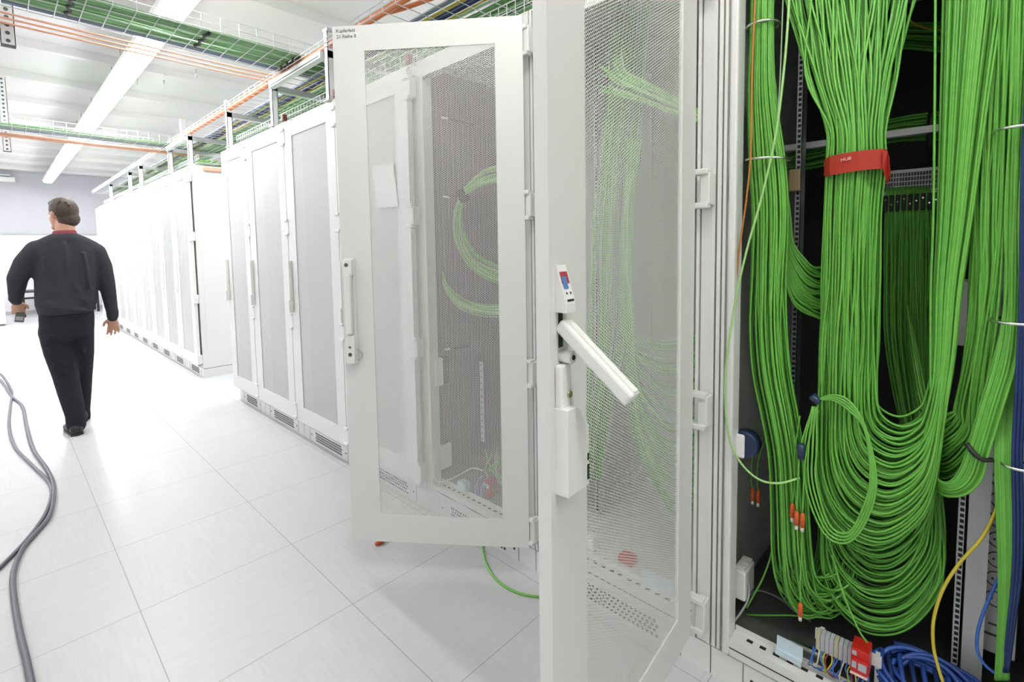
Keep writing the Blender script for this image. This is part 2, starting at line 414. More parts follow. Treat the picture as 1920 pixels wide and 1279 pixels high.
# far block
far0 = closed_rack(.668, 'white rack with its bare side panel in view, nearest of the far block', (X0, 6.055, 0), GF, near=PAINT)
MB().bbox((.10, -.03, ZT-.05), (.62, -.004, ZT-.005), .008).build('orange_strip', ORANGE_C, far0, local=True)
fl = ['second', 'third', 'fourth', 'fifth', 'sixth', 'seventh', 'eighth', 'ninth']
farp = closed_rack(.668, 'closed white rack of the far block, second from the gap', (X0, 6.055+.672, 0), GF, handle='simple')
for i in range(1, 9):
    r_ = copy_tree(farp); r_.location = (X0, 6.055+.672*(i+1), 0)
    r_['label'] = 'closed white rack of the far block, %s from the gap' % fl[i] if i < 8 else 'last closed white rack of the far block, close to the back wall'

# A, B, C: open
rA = thing('network_rack', 'open rack at the right edge packed with bright green cables', 'rack cabinet', (X0, -.18, 0), group=GN)
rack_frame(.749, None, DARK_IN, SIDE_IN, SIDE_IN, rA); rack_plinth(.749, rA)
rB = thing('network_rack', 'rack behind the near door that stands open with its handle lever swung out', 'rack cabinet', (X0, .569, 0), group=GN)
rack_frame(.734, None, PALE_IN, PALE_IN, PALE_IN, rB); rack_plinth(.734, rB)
dB = rack_door(.734, rB, math.radians(94.4), .612-.569, handle='none', L=.765, thick=.0034)
rack_hinges(rB, .612-.569-.006, hx=-.040)
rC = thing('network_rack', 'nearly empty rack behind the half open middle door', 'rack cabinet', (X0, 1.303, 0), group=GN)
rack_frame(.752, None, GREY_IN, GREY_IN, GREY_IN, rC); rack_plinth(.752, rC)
dC = rack_door(.752, rC, math.radians(37.9), -.020, hx=-.053, L=.757, handle='closed_open')
rack_hinges(rC, -.006, hx=-.045)
# swung-out handle of the near door: cap with label, slot, lever, lock housing
L_ = .765; c_ = L_-.034
h = MB().prism([(-.003, 1.338), (0, 1.338), (0, 1.252), (-.024, 1.252), (-.024, 1.268)], 'y', c_-.016, c_+.016).box((-.001, c_-.008, 1.185), (-.0002, c_+.006, 1.252), 1)
def cap_patch(s0, s1, z0, z1, mi, e):
    X = lambda z: -.003-(1.338-z)*.3-e
    h.add([(X(z0), s0, z0), (X(z0), s1, z0), (X(z1), s1, z1), (X(z1), s0, z1)], [(0, 1, 2, 3)], mi)
cap_patch(c_-.013, c_+.012, 1.304, 1.326, 2, .0006); cap_patch(c_-.005, c_+.010, 1.295, 1.317, 3, .0010)
cap_patch(c_-.013, c_+.009, 1.272, 1.276, 1, .0006); cap_patch(c_-.010, c_-.006, 1.285, 1.289, 1, .0006); cap_patch(c_+.003, c_+.007, 1.285, 1.289, 1, .0006)
hB = h.build('handle', [WHITEP, BLACK, mat('label_crimson', (.42, .05, .08), .5), mat('label_blue', (.10, .22, .48), .5)], dB, local=True)
M1 = Matrix.Translation((-.006, c_-.004, 1.228)) @ Matrix.Rotation(math.radians(50), 4, 'Y')
l = MB().bbox((-.012, -.017, -.180), (.014, .017, .004), .005, 0, M1).bbox((-.017, -.007, -.176), (-.008, .007, -.01), .003, 0, M1)
tag(l.build('handle_lever', LEVERP, dB, local=True), 'white lever swung out from the door')
e = MB().bbox((-.016, c_-.012, 1.055), (0, c_+.020, 1.155), .004)
e.prism([(c_-.052, .912), (c_+.022, .912), (c_+.022, 1.075), (c_-.010, 1.075), (c_-.052, 1.028)], 'x', -.030, 0)
e.cyl((-.026, c_-.004, 1.168), (-.0, c_-.004, 1.168), .012, 14).cyl((-.0275, c_-.004, 1.168), (-.025, c_-.004, 1.168), .005, 10, 1)
e.cyl((-.020, c_-.004, 1.098), (-.010, c_-.004, 1.098), .0065, 12, 2)
e.box((-.0308, c_-.051, .922), (-.029, c_-.045, .952), 1).box((-.0308, c_-.051, .960), (-.029, c_-.046, .974), 1)
e.build('lock_housing', [WHITEP, BLACK, BRASS], dB, local=True)
# wire seal on the middle door's handle, and the lettering at its top corner
MB().tube([(-.006+.0*a, .757-.036-.02-.022*math.sin(math.pi*a/10), .915+.05*a/10) for a in range(11)], .0022, 6).build('wire_seal', LABEL_G, dC, local=True)
def text_mesh(body, size, M, name, m, parent):
    cu = bpy.data.curves.new(name, 'FONT'); cu.body = body; cu.size = size; cu.extrude = .0003; cu.align_x = 'LEFT'
    to = bpy.data.objects.new(name, cu); C.objects.link(to)
    bpy.context.view_layer.update()
    me = bpy.data.meshes.new_from_object(to.evaluated_get(bpy.context.evaluated_depsgraph_get()))
    bpy.data.objects.remove(to); me.transform(M); me.materials.clear(); me.materials.append(m)
    o = bpy.data.objects.new(name, me); C.objects.link(o); o.parent = parent; return o
# text plane: reads left to right from the free edge (large s) towards the hinge, facing -x
def door_text(body, size, s, z, door, m, x=-.0008):
    M = Matrix(((0, 0, -1, x), (-1, 0, 0, s), (0, 1, 0, z), (0, 0, 0, 1)))
    return text_mesh(body, size, M, 'lettering', m, door)
door_text('Kupferfeld', .0185, .742, 2.226, dC, INK); door_text('21 Reihe 8', .0185, .740, 2.204, dC, INK)

# ------------------------------------------------------------------ fittings of rack A (bars, rails, rings, patch panel)
def part(mb, name, m, parent): return mb.build(name, m, parent)
def holed_rail(parent, x, y, z0, z1, wid=.016, pitch=.0222, m=ZINC, face='-x', deep=.05):
    b = MB().box((x, y-wid/2, z0), (x+.002, y+wid/2, z1)).box((x, y-wid/2, z0), (x+deep, y-wid/2+.002, z1))
    z = z0+.01
    while z < z1-.012:
        b.box((x-.0006, y-.0042, z), (x+.0004, y+.0042, z+.0095), 1); z += pitch*.72
    return b.build('mounting_rail', [m, BLACK], parent)
holed_rail(rA, 1.75, .415, .17, 2.2); holed_rail(rA, 1.75, .002, .17, 2.2, m=ZINC_L)
part(MB().box((1.752, -.052, .17), (1.757, -.010, 1.95)), 'cover_strip', ZINC_L, rA)
part(MB().box((1.90, -.17, 1.688), (1.93, .55, 1.708)), 'cross_bar', ZINC_L, rA)
# patch panel behind the bundles, with its grid and a row of plugs
pp = part(MB().box((2.02, .02, 1.52), (2.06, .36, 1.60)).box((2.015, .185, 1.53), (2.021, .205, 1.60)), 'patch_panel', [ZINC], rA)
g = MB()
for i in range(46):
    for k in range(4): g.box((2.0145, .025+i*.0072, 1.535+k*.0145), (2.019, .0302+i*.0072, 1.546+k*.0145))
g.build('grid', GROOVE, pp)
g = MB()
for i in range(22): g.bbox((1.952, .028+i*.0152, 1.466), (2.02, .038+i*.0152, 1.517), .002)
g.build('plug_row', BLACK, pp)
g = MB()
for i in range(22): g.box((1.950, .031+i*.0152, 1.500-.008*(i % 3)), (1.953, .035+i*.0152, 1.505-.008*(i % 3)))
for i in range(6): g.bbox((1.99, .060, 1.18+i*.05), (2.0, .075, 1.20+i*.05), .002)
g.build('metal_tab', CHROME, pp)
part(MB().box((2.0, .045, 1.1), (2.012, .058, 1.52)), 'panel_upright', ZINC_L, rA)
part(MB().bbox((1.95, -.02, 1.06), (2.1, .05, 1.25), .004), 'equipment_box', PAINT, rA)
def ring(parent, c, ry, rx, r=.0035, tilt=0.0, arm=None):
    pts = [(c[0]+rx*math.sin(a), c[1]+ry*math.cos(a), c[2]+tilt*math.cos(a)) for a in [2*math.pi*i/28 for i in range(29)]]
    b = MB().tube(pts, r, 7)
    if arm: b.tube([pts[0] if arm[1] > c[1] else pts[14], arm], r, 7)
    return b.build('cable_ring', CHROME, parent)
q = at(1430, 50, x=1.56); ring(rA, q, .042, .045, arm=(1.60, .545, q.z))
q = at(1440, 300, x=1.56); ring(rA, q, .058, .055, tilt=.004, arm=(1.62, .545, q.z))
q = at(1907, 243, x=1.60); ring(rA, q, .038, .05, arm=(1.70, -.17, q.z))
q = at(1906, 602, x=1.58); ring(rA, q, .045, .06, arm=(1.70, -.17, q.z))
q = at(1910, 873, x=1.55); ring(rA, q, .028, .03, arm=(1.70, -.17, q.z))

q = at(1490, 338, x=1.74)
part(MB().bbox((1.735, q.y-.016, q.z-.034), (1.749, q.y+.016, q.z+.034), .003), 'rail_block', TAN, rA)
# ------------------------------------------------------------------ cable bundles of rack A
RC = .0029
def cable(path, parent, m, r=RC, n=6, name='cable'):
    return MB().tube(path, r, n).build(name, m, parent)
def to_roof(p):
    """carry a run that leaves the frame at the top on up to the rack's roof"""
    p = list(p)
    if 1.9 < p[0].z < 2.25 and p[0].x < 1.82 and abs(p[0].z-p[1].z) > abs(p[0].y-p[1].y): p.insert(0, Vector((p[0].x+.03, p[0].y, 2.284)))
    if 1.9 < p[-1].z < 2.25 and p[-1].x < 1.82 and abs(p[-1].z-p[-2].z) > abs(p[-1].y-p[-2].y): p.append(Vector((p[-1].x+.03, p[-1].y, 2.284)))
    return p
def bundle(label, group, paths, mats, r=RC, name='cable_bundle', cat='cable bundle', most=100):
    paths = [to_roof(p) for p in paths]
    t = thing(name, label, cat, paths[0][0], group=group)
    for i, p in enumerate(paths[:most]): cable(p, t, mats[i % len(mats)], r)
    if len(paths) > most:
        b = MB()
        for p in paths[most:]: b.tube(p, r, 6)
        tag(b.build('cable_mass', mats[0], t), kind='stuff')
    return t
GM = [GREEN, GREEN_B, GREEN, GREEN_B, GREEN_B]
G_A = 'green cable bundles in the right rack'
def J(k): return random.gauss(0, k)
def px_path(nodes, n=7):
    return spline([at(a, b, x=c) for a, b, c in nodes], n)
def lerp(a, b, t): return a+(b-a)*t
def curve_x(tbl, s, y):
    """edges of a bundle at given image heights: left and right, blended by s in 0..1"""
    for (y0, l0, r0), (y1, l1, r1) in zip(tbl, tbl[1:]):
        if y0 <= y <= y1:
            k = (y-y0)/(y1-y0); return lerp(lerp(l0, l1, k), lerp(r0, r1, k), s)
    return lerp(tbl[-1][1], tbl[-1][2], s)

# the large hanging bundle with the red strap: down from the roof, then nested loops that rise on the right
paths = []
N1 = 140
for i in range(N1):
    layer = i % 4; s = ((i//4)+.5+J(.45))/(N1/4); s = min(max(s, 0), 1)
    dx = .013*layer+abs(J(.006))
    bulge = .035*(2*s-1)**2
    xs = 1.525+dx+bulge
    L = (1-s)+J(.05); L = min(max(L, 0), 1)
    yb = 792+L*225+J(9)+layer*6
    xl = 1643-L*112+J(2); xr = 1742+L*14+J(3)
    t1 = s+J(.06); t2 = s+J(.035)
    nd = [(1475+t1*235, -75, 1.60+dx), (1482+t1*222, 0, 1.585+dx), (1514+t2*165, 140, xs+.02), (1549+s*112, 240, xs), (1550+s*111, 300, xs-.002), (1546+s*106, 400, xs+J(.003)),
          (1543+(s+J(.03))*104, 520, xs+.002), (1538+(s+J(.03))*108, 640, xs+.004)]
    nd.append((lerp(1538+s*108, xl, .6), 640+(yb-640)*.38, xs))
    cxm = (xl+xr)/2; hw = (xr-xl)/2; yc = yb-max(60, hw*1.05+L*60)
    for a in (200, 232, 270, 308, 340):
        A = math.radians(a); nd.append((cxm+hw*math.cos(A), yc-(yb-yc)*math.sin(A), xs-.012+.03*(a-180)/180+J(.002)))
    R = L+J(.08)
    nd += [(1752+R*28, min(yc-70, 700), 1.57+dx), (1756+R*40, 540, 1.59+dx), (1764+R*52, 400, 1.60+dx), (1772+R*72, 180, 1.61+dx), (1778+R*90, 0, 1.62+dx), (1780+R*94, -75, 1.62+dx)]
    paths.append(px_path(nd, 5))
hero = bundle('thick green cable bundle with a red strap, its loops hanging in the right rack', G_A, paths, GM)
# red strap around it, with a small pale print
def strap(parent):
    b = MB(); top, bot = [], []
    ps = [(1545, 304, 1.575, 330), (1549, 297, 1.545, 331), (1556, 293, 1.528, 329), (1580, 288, 1.515, 325), (1610, 283, 1.510, 320), (1640, 280, 1.513, 317), (1656, 279, 1.52, 316), (1663, 281, 1.545, 318), (1668, 296, 1.575, 334), (1666, 309, 1.605, 344)]
    vs = []
    for (px, py, x, pb) in ps:
        vs.append(at(px, py, x=x)); vs.append(at(px, pb, x=x))
    n = len(ps); fr = [v+Vector((-.0012, 0, 0)) for v in vs]
    b.add(fr+[v+Vector((.0012, 0, 0)) for v in vs], [(2*i, 2*i+1, 2*i+3, 2*i+2) for i in range(n-1)]+[(2*n+2*i+2, 2*n+2*i+3, 2*n+2*i+1, 2*n+2*i) for i in range(n-1)]
          + [(2*i+2, 2*n+2*i+2, 2*n+2*i, 2*i) for i in range(n-1)]+[(2*i+1, 2*n+2*i+1, 2*n+2*i+3, 2*i+3) for i in range(n-1)], 0, False)
    o = tag(b.build('strap', RED, parent), 'red strap around the green bundle'); return o
st = strap(hero)
a4 = [at(1655, 281, x=1.512), at(1664, 283, x=1.512), at(1670, 322, x=1.518), at(1664, 345, x=1.535), at(1655, 318, x=1.513)]
MB().add(a4+[v+Vector((.003, 0, 0)) for v in a4], [(0, 1, 2, 3, 4), (9, 8, 7, 6, 5)]+[(i, (i+1) % 5, 5+(i+1) % 5, 5+i) for i in range(5)]).build('strap_tail', RED, st)
p0 = at(1576, 303, x=1.5085)
Mtx = Matrix(((0, 0, -1, p0.x), (-1, 0, 0, p0.y), (.10, 1, 0, p0.z), (0, 0, 0, 1)))
tx = text_mesh('HUB', .0115, Mtx, 'print', mat('faded_print', (.75, .45, .40), .6), None)
tx.parent = st; tx.location = -base_of(st)

# lower nest: loops that go up at the back to the patch panel
paths = []
N2 = 88
for i in range(N2):
    layer = i % 3; s = ((i//3)+.5+J(.3))/(N2/3); s = min(max(s, 0), 1)
    dx = .018*layer
    yb = 960+s*228+J(10); xl = 1600-s*70+J(4)+(8 if s > .8 else 0); xr = 1712+s*58+J(6)
    xs = 1.605+dx+.02*(1-s)+abs(J(.010))
    nd = [(1556+s*70, 470, 1.66), (1556+(1-s)*75, 640, 1.655), (lerp(1590, xl, .7), 760, xs+.02), (xl+4, 900, xs)]
    cxm = (xl+xr)/2; hw = (xr-xl)/2; yc = yb-hw*.95-40
    for a in (188, 215, 245, 270, 295, 325, 352):
        A = math.radians(a); nd.append((cxm+hw*math.cos(A)+J(2), yc-(yb-yc)*math.sin(A), xs+.05*(a-180)/180+J(.003)))
    b = random.random(); bk = J(.02)
    nd += [(lerp(xr, 1700+b*60, .5), 900-layer*5, 1.72), (1690+b*62, 800, 1.84+bk), (1662+b*82+J(2), 640, 1.93+bk), (1660+b*86+J(3), 500, 1.96+bk), (1662+b*84+J(1), 380, 1.965), (1663+b*83, 352, 1.985)]
    paths.append(px_path(nd, 5))
bundle('lowest nest of green cable loops, just above the red surge arrester', G_A, paths, [GREEN, GREEN, GREEN_B, GREEN])

# right bundle: down past the rail and round in a loop
paths = []
T = [(-80, 1832, 1900), (0, 1836, 1898), (200, 1828, 1888), (400, 1822, 1880), (520, 1818, 1876), (620, 1812, 1868), (700, 1800, 1856), (760, 1790, 1846)]
N3 = 66
for i in range(N3):
    layer = i % 3; s = ((i//3)+.5+J(.3))/(N3/3); s = min(max(s, 0), 1); dx = .014*layer+abs(J(.007))
    nd = [(curve_x(T, min(max(s+J(.06), 0), 1), y), y, 1.60+dx+(.05 if y < 300 else .02)*(1-s)) for y in (-80, 0, 200, 400, 520, 640, 760)]
    yb = 790+s*142+J(6); xr = 1783+s*62; xl = 1728+J(4)
    nd += [(xr, lerp(770, 850, s), 1.61+dx), (lerp(xl, xr, .62), yb-10, 1.615+dx), (lerp(xl, xr, .3), yb-6, 1.65+dx), (xl+5, yb-50, 1.70+dx), (xl-10, yb-130, 1.80), (1700, yb-220, 1.90)]
    paths.append(px_path(nd, 5))
rb = bundle('green cable bundle right of the red-strapped one, curling into a loop', G_A, paths, GM)
# outer right bundle with the black tie
paths = []
N4 = 42
T = [(-80, 1902, 1935), (0, 1899, 1930), (240, 1890, 1922), (400, 1885, 1917), (520, 1884, 1915), (600, 1880, 1913)]
for i in range(N4):
    layer = i % 3; s = ((i//3)+.5+J(.35))/(N4/3); s = min(max(s, 0), 1); dx = .013*layer+abs(J(.006))
    nd = [(curve_x(T, min(max(s+J(.06), 0), 1), y), y, 1.59+dx) for y in (-80, 0, 240, 400, 520, 600)]
    nd += [(1862+s*46, 680, 1.565+dx), (1838+s*46, 760, 1.55+dx), (1812+s*44, 850, 1.545+dx), (1793+s*48, 892+s*10, 1.548+dx), (1772+s*36, 905+s*25, 1.555+dx), (1752+s*14, 890+s*38, 1.58+dx), (1738, 850+s*40, 1.63+dx), (1722, 780, 1.72)]
    paths.append(px_path(nd, 5))
ob = bundle('outer green bundle at the far right held by a wide black tie', G_A, paths, GM)
def tie(c0, c1, x, r, m, parent, sag=10, wid=.004):
    pts = [at(lerp(c0[0], c1[0], k/8), lerp(c0[1], c1[1], k/8)+sag*math.sin(math.pi*k/8), x=x-.012*math.sin(math.pi*k/8)) for k in range(9)]
    return MB().tube(pts, r, 8).build('tie', m, parent)
tie((1812, 832), (1860, 862), 1.548, .0055, BLACK, ob, sag=12)
paths = []
for i in range(22):
    s = ((i//2)+.5+J(.2))/11; dx = .012*(i % 2)
    nd = [(1884+s*26, 470, 1.66), (1880+s*30, 640, 1.62), (1866+s*38, 800, 1.57), (1865+s*38, 860, 1.55), (1868+s*36, 960, 1.55), (1872+s*32, 1060, 1.555), (1872+s*26, 1150, 1.56), (1868+s*24, 1235, 1.57), (1866+s*26, 1275, 1.58)]
    paths.append(px_path([(a, b, c+dx) for a, b, c in nd], 5))
bundle('straight green cables running down over the power strip at the far right', G_A, paths, GM)
# left bundle through the two chrome rings
paths = []
N5 = 75
T = [(-80, 1410, 1452), (50, 1407, 1450), (170, 1402, 1454), (300, 1404, 1472), (400, 1410, 1478), (520, 1408, 1474), (600, 1405, 1474), (700, 1412, 1482), (780, 1428, 1496), (860, 1442, 1508), (960, 1446, 1516), (1040, 1448, 1522)]
for i in range(N5):
    layer = i % 4; s = ((i//4)+.5+J(.3))/(N5/4); s = min(max(s, 0), 1); dx = .016*layer
    s2 = min(max(s+J(.12), 0), 1)
    nd = [(curve_x(T, s if y < 450 else lerp(s, s2, min((y-450)/200, 1)), y), y, 1.525+dx+.03*(2*s-1)**2+J(.002)) for y in (-80, 50, 170, 300, 400, 520, 610, 700, 780, 860, 960, 1040)]
    yb = 1080+random.random()*80; xl = curve_x(T, s2, 1040)
    nd += [(xl+10, lerp(1040, yb, .7), 1.56+dx), (xl+40, yb, 1.60+dx), (xl+75, yb-20, 1.64+dx), (xl+92, yb-110, 1.70)]
    paths.append(px_path(nd, 4))
lb = bundle('tall green bundle by the left post of the right rack, led through two chrome rings', G_A, paths, GM)
paths = []
N6 = 46
for i in range(N6):
    layer = i % 2; s = ((i//2)+.5+J(.3))/(N6/2); s = min(max(s, 0), 1); dx = .014*layer
    yb = 600-s*95+J(3)
    nd = [(1424+s*30, 150, 1.64+dx), (1432+s*36, 300, 1.64+dx), (1448+s*34, 400, 1.63+dx), (1466+s*22, lerp(500, 455, s), 1.62+dx), (1484+s*26, lerp(565, 485, s), 1.62+dx), (1512+s*14, lerp(590, 500, s), 1.635+dx), (1545, yb, 1.66+dx), (1600, yb+4, 1.72+dx), (1650, yb-5, 1.78)]
    paths.append(px_path(nd, 5))
bundle('darker green cables curving from the left bundle behind the red-strapped one', G_A, paths, [GREEN, GREEN, GREEN_B])
# level bundles lying across the back
paths = []
for i in range(48):
    a = random.random()*2*math.pi; q = math.sqrt(random.random()); o = Vector((.04*q*math.cos(a), 0, .046*q*math.sin(a)))
    paths.append(spline([at(1480, 300, x=1.97)+o, at(1560, 285, x=1.97)+o*.9, at(1665, 246, x=1.97)+o*.85, at(1775, 234, x=1.97)+o, at(1880, 228, x=1.98)+o], 6))
hb = bundle('level green bundle tied to the bar across the back of the right rack', G_A, paths, [GREEN])
pb = at(1747, 248, x=1.95)
MB().tube([(pb.x+.055*math.cos(t)+.02, pb.y, pb.z+.068*math.sin(t)) for t in [2*math.pi*k/16 for k in range(17)]], .010, 8).build('tie', BLACK, hb)
paths = []
for i in range(44):
    a = random.random()*2*math.pi; q = math.sqrt(random.random()); o = Vector((.04*q*math.cos(a), 0, .046*q*math.sin(a)))
    paths.append(spline([at(1500, 60, x=2.02)+o, at(1600, 62, x=2.0)+o, at(1700, 66, x=2.0)+o*.9, at(1780, 68, x=2.0)+o, at(1880, 60, x=2.02)+o], 6))
bundle('level green bundle near the roof at the back of the right rack', G_A, paths, [GREEN])
# hanging coil of four cables with its tie
t = thing('cable_coil', 'small hanging coil of bright green cables tied in front of the large bundle', 'cable coil', at(1530, 748, x=1.51))
for i in range(4):
    o = i*6
    cable(px_path([(1528, 752, 1.515), (1560, 741+o*.5, 1.508), (1592, 752+o, 1.502), (1622, 800+o*.5, 1.50), (1643-o*.6, 900, 1.50), (1625-o*.7, 975-o*.5, 1.502), (1588, 1018-o, 1.505), (1545+o*.5, 1000-o, 1.508), (1512+o, 920-o, 1.51), (1508+o*1.3, 840, 1.513), (1524+o*.4, 762, 1.515)], 6), t, GREEN_B)
MB().cyl(at(1522, 742, x=1.514), at(1536, 756, x=1.512), .011, 12).build('tie', NAVY, t)
# loose green cables with orange fibre plugs
def fibre_end(px, py, x, parent, dx=0):
    p = at(px, py, x=x)
    MB().tube([p, p+Vector((0, 0, -.012)), p+Vector((0, 0, -.040))], [.0036, .0066, .0066], 8).build('connector', ORANGE, parent)
    MB().cyl(p+Vector((0, 0, -.040)), p+Vector((0, 0, -.054)), .0046, 8).build('ferrule', mat_ferr, parent)
mat_ferr = mat('pale_ferrule', (.72, .68, .60), .35)
def fibre(label, nodes, mm, x=None, twin=True):
    p = px_path(nodes, 6)
    t = thing('fibre_cable', label, 'cable', p[0], group=None)
    cable(p, t, mm, .0022); a, b, c = nodes[-1]; fibre_end(a, b, c, t)
    if twin:
        cable(px_path([(u+11, v+4, k+.002) for u, v, k in nodes], 6), t, mm, .0022); fibre_end(a+11, b+4, c+.002, t)
    return t
f1 = fibre('pair of green fibre cables with orange plugs hanging below a dark clip', [(1524, 765, 1.52), (1508, 812, 1.512), (1500, 850, 1.506), (1496, 900, 1.504), (1494, 958, 1.503)], GREEN_B)
MB().cyl(at(1502, 832, x=1.503), at(1502, 860, x=1.503), .0095, 12).build('clip', NAVY, f1)
fibre('single green fibre cable with an orange plug just left of the pair', [(1500, 780, 1.54), (1490, 850, 1.525), (1490, 900, 1.52), (1486, 944, 1.518)], GREEN, twin=False)
fibre('green fibre cable whose orange plug hangs lowest, above the dark rack floor', [(1504, 985, 1.525), (1503, 1040, 1.522), (1500, 1090, 1.52), (1501, 1130, 1.52)], GREEN_B, twin=False)
fibre('green fibre cable with orange plug in the dark gap beside the left post', [(1446, 790, 1.66), (1424, 822, 1.64), (1411, 860, 1.63), (1409, 900, 1.625), (1411, 915, 1.625)], GREEN, twin=True)
# single cables in front of the rack
def loose(name, label, nodes, m, r, cat='cable'):
    o = MB().tube(to_roof(px_path(nodes, 8)), r, 8).build(name, m); return tag(o, label, cat)
loose('green_cable', 'pale green cable sagging in front of the left post of the right rack', [(1482, -60, 1.52), (1478, 30, 1.51), (1470, 130, 1.505), (1455, 250, 1.50), (1428, 370, 1.49), (1400, 470, 1.478), (1378, 570, 1.468), (1362, 680, 1.462), (1360, 760, 1.462), (1370, 830, 1.465), (1392, 872, 1.472), (1425, 900, 1.48), (1462, 906, 1.49), (1500, 896, 1.51)], GREEN_P, .0032)
loose('grey_cable', 'thin pale cable beside the tall green bundle', [(1470, -60, 1.56), (1466, 60, 1.555), (1462, 160, 1.55), (1456, 240, 1.545), (1452, 300, 1.55), (1456, 340, 1.6)], mat('thin_pale_jacket', (.28, .42, .26), .5), .0018)
loose('orange_cable', 'thin orange cable running down over the tall green bundle', [(1418, -60, 1.508), (1414, 40, 1.505), (1410, 140, 1.503), (1408, 280, 1.502), (1400, 370, 1.502), (1390, 440, 1.503), (1383, 500, 1.506), (1381, 545, 1.515)], ORANGE_D, .0026)
loose('yellow_cable', 'yellow cable curving down across the rail at the bottom right', [(1874, 930, 1.60), (1864, 965, 1.585), (1840, 1010, 1.57), (1800, 1055, 1.555), (1768, 1105, 1.545), (1751, 1160, 1.54), (1750, 1210, 1.535), (1760, 1255, 1.53), (1775, 1300, 1.535)], YELLOW, .0036)
loose('yellow_cable', 'thin yellow cable sagging at the very top of the right rack', [(1690, 20, 1.85), (1712, 43, 1.86), (1742, 54, 1.88), (1775, 52, 1.9), (1800, 35, 1.9)], mat('dull_yellow_jacket', (.42, .28, .02), .4), .0028)
loose('blue_cable', 'light blue patch cable hanging from the power strip', [(1883, 1050, 1.60), (1876, 1075, 1.59), (1858, 1115, 1.585), (1840, 1160, 1.585), (1832, 1195, 1.585), (1834, 1225, 1.585), (1850, 1250, 1.585), (1885, 1275, 1.585)], BLUE_L, .0034)
paths = []
for i in range(5):
    o = i*3.6; d = .008*(i % 2)
    paths.append(px_path([(1932+o*.4, -70, 1.58+d), (1926+o*.4, 120, 1.575+d), (1917+o*.5, 330, 1.56+d), (1914+o*.5, 520, 1.555+d), (1911+o*.6, 620, 1.55+d), (1905+o, 740, 1.545+d), (1900+o, 860, 1.54+d), (1902+o, 980, 1.545+d), (1900+o*.9, 1080, 1.55+d), (1890+o*.7, 1180, 1.56+d), (1882+o*.5, 1260, 1.575+d)], 5))
bundle('dark blue cables running down at the right frame edge', None, paths, [BLUE], r=.0038)
loose('green_cable', 'thin green cable slanting from the left bundle down to the rack floor', [(1450, 1000, 1.60), (1446, 1040, 1.60), (1430, 1085, 1.60), (1412, 1118, 1.60), (1400, 1140, 1.605)], GREEN_B, .0026)
loose('green_cable', 'thin green cable lying level across the dark rack floor', [(1392, 1152, 1.63), (1430, 1154, 1.625), (1480, 1154, 1.62), (1530, 1157, 1.62), (1560, 1160, 1.64)], GREEN, .0026)
loose('green_cable', 'thin green cable slanting down in front of the nest to the red terminal block', [(1560, 1040, 1.55), (1580, 1110, 1.54), (1596, 1150, 1.535), (1612, 1185, 1.535), (1626, 1205, 1.54)], GREEN_B, .0026)
loose('grey_cable', 'grey cable arching behind the white plug on the rack floor', [(1402, 1118, 1.70), (1420, 1108, 1.72), (1445, 1114, 1.72), (1470, 1128, 1.70), (1490, 1146, 1.68), (1520, 1165, 1.66)], GREY_C, .0032)
loose('grey_cable', 'pale grey cable leading from the white box to the rack floor', [(1398, 1075, 1.60), (1404, 1100, 1.60), (1402, 1125, 1.595), (1388, 1150, 1.575), (1374, 1168, 1.555)], mat('pale_jacket', (.40, .40, .40), .5), .0032)

# ------------------------------------------------------------------ items on the floor and walls of rack A
FL = .156
t = thing('connector_box', 'white boxy plug mounted low on the left wall of the right rack', 'connector box', at(1384, 1080, y=.53))
p = at(1388, 1084, y=.525)
MB().bbox((p.x-.045, .495, p.z-.045), (p.x+.045, .535, p.z+.05), .005).build('housing', WHITEP, t)
for i in range(3): MB().bbox((p.x-.036+i*.028, .500, p.z+.05), (p.x-.016+i*.028, .530, p.z+.058), .002).build('terminal', PAINT, t)
MB().box((p.x-.06, .535, p.z-.07), (p.x+.06, .546, p.z+.02)).build('bracket', ZINC, t)
t = thing('cable_drum', 'white faced navy drum fixed halfway down the left wall of the right rack', 'cable drum', at(1390, 836, x=1.52))
p = at(1392, 836, x=1.53)
MB().cyl(p+Vector((.006, 0, 0)), p+Vector((.05, -.0, 0)), .040, 20).build('drum', NAVY, t)
MB().bbox((p.x-.004, p.y-.006, p.z-.040), (p.x+.007, p.y+.028, p.z+.034), .006).build('face_plate', WHITEP, t)
MB().cyl(p+Vector((.05, -.0, 0)), (p.x+.05, .545, p.z), .006, 8).build('bracket', ZINC, t)
# pale blue rail and its neighbour
q = at(1481, 1214, z=.19)
M1 = Matrix.Translation(q) @ Matrix.Rotation(math.radians(-2), 4, 'Z')
tag(MB().box((-.004, -.034, -.016), (0, .034, .020), 0, M1).box((-.016, -.034, -.020), (0, .034, -.016), 0, M1).box((-.019, -.034, -.028), (-.015, .034, -.016), 0, M1).build('mounting_bracket', PALEBLUE, origin=q-Vector((0, 0, .028))), 'bare pale blue steel bracket on the floor of the right rack', 'bracket')
q = at(1512, 1212, z=.19)
tag(MB().bbox((q.x, q.y-.05, FL), (q.x+.012, q.y+.045, FL+.030), .002).build('din_rail', CHROME, origin=(q.x, q.y, FL)), 'bright steel rail behind the pale blue bracket', 'rail')
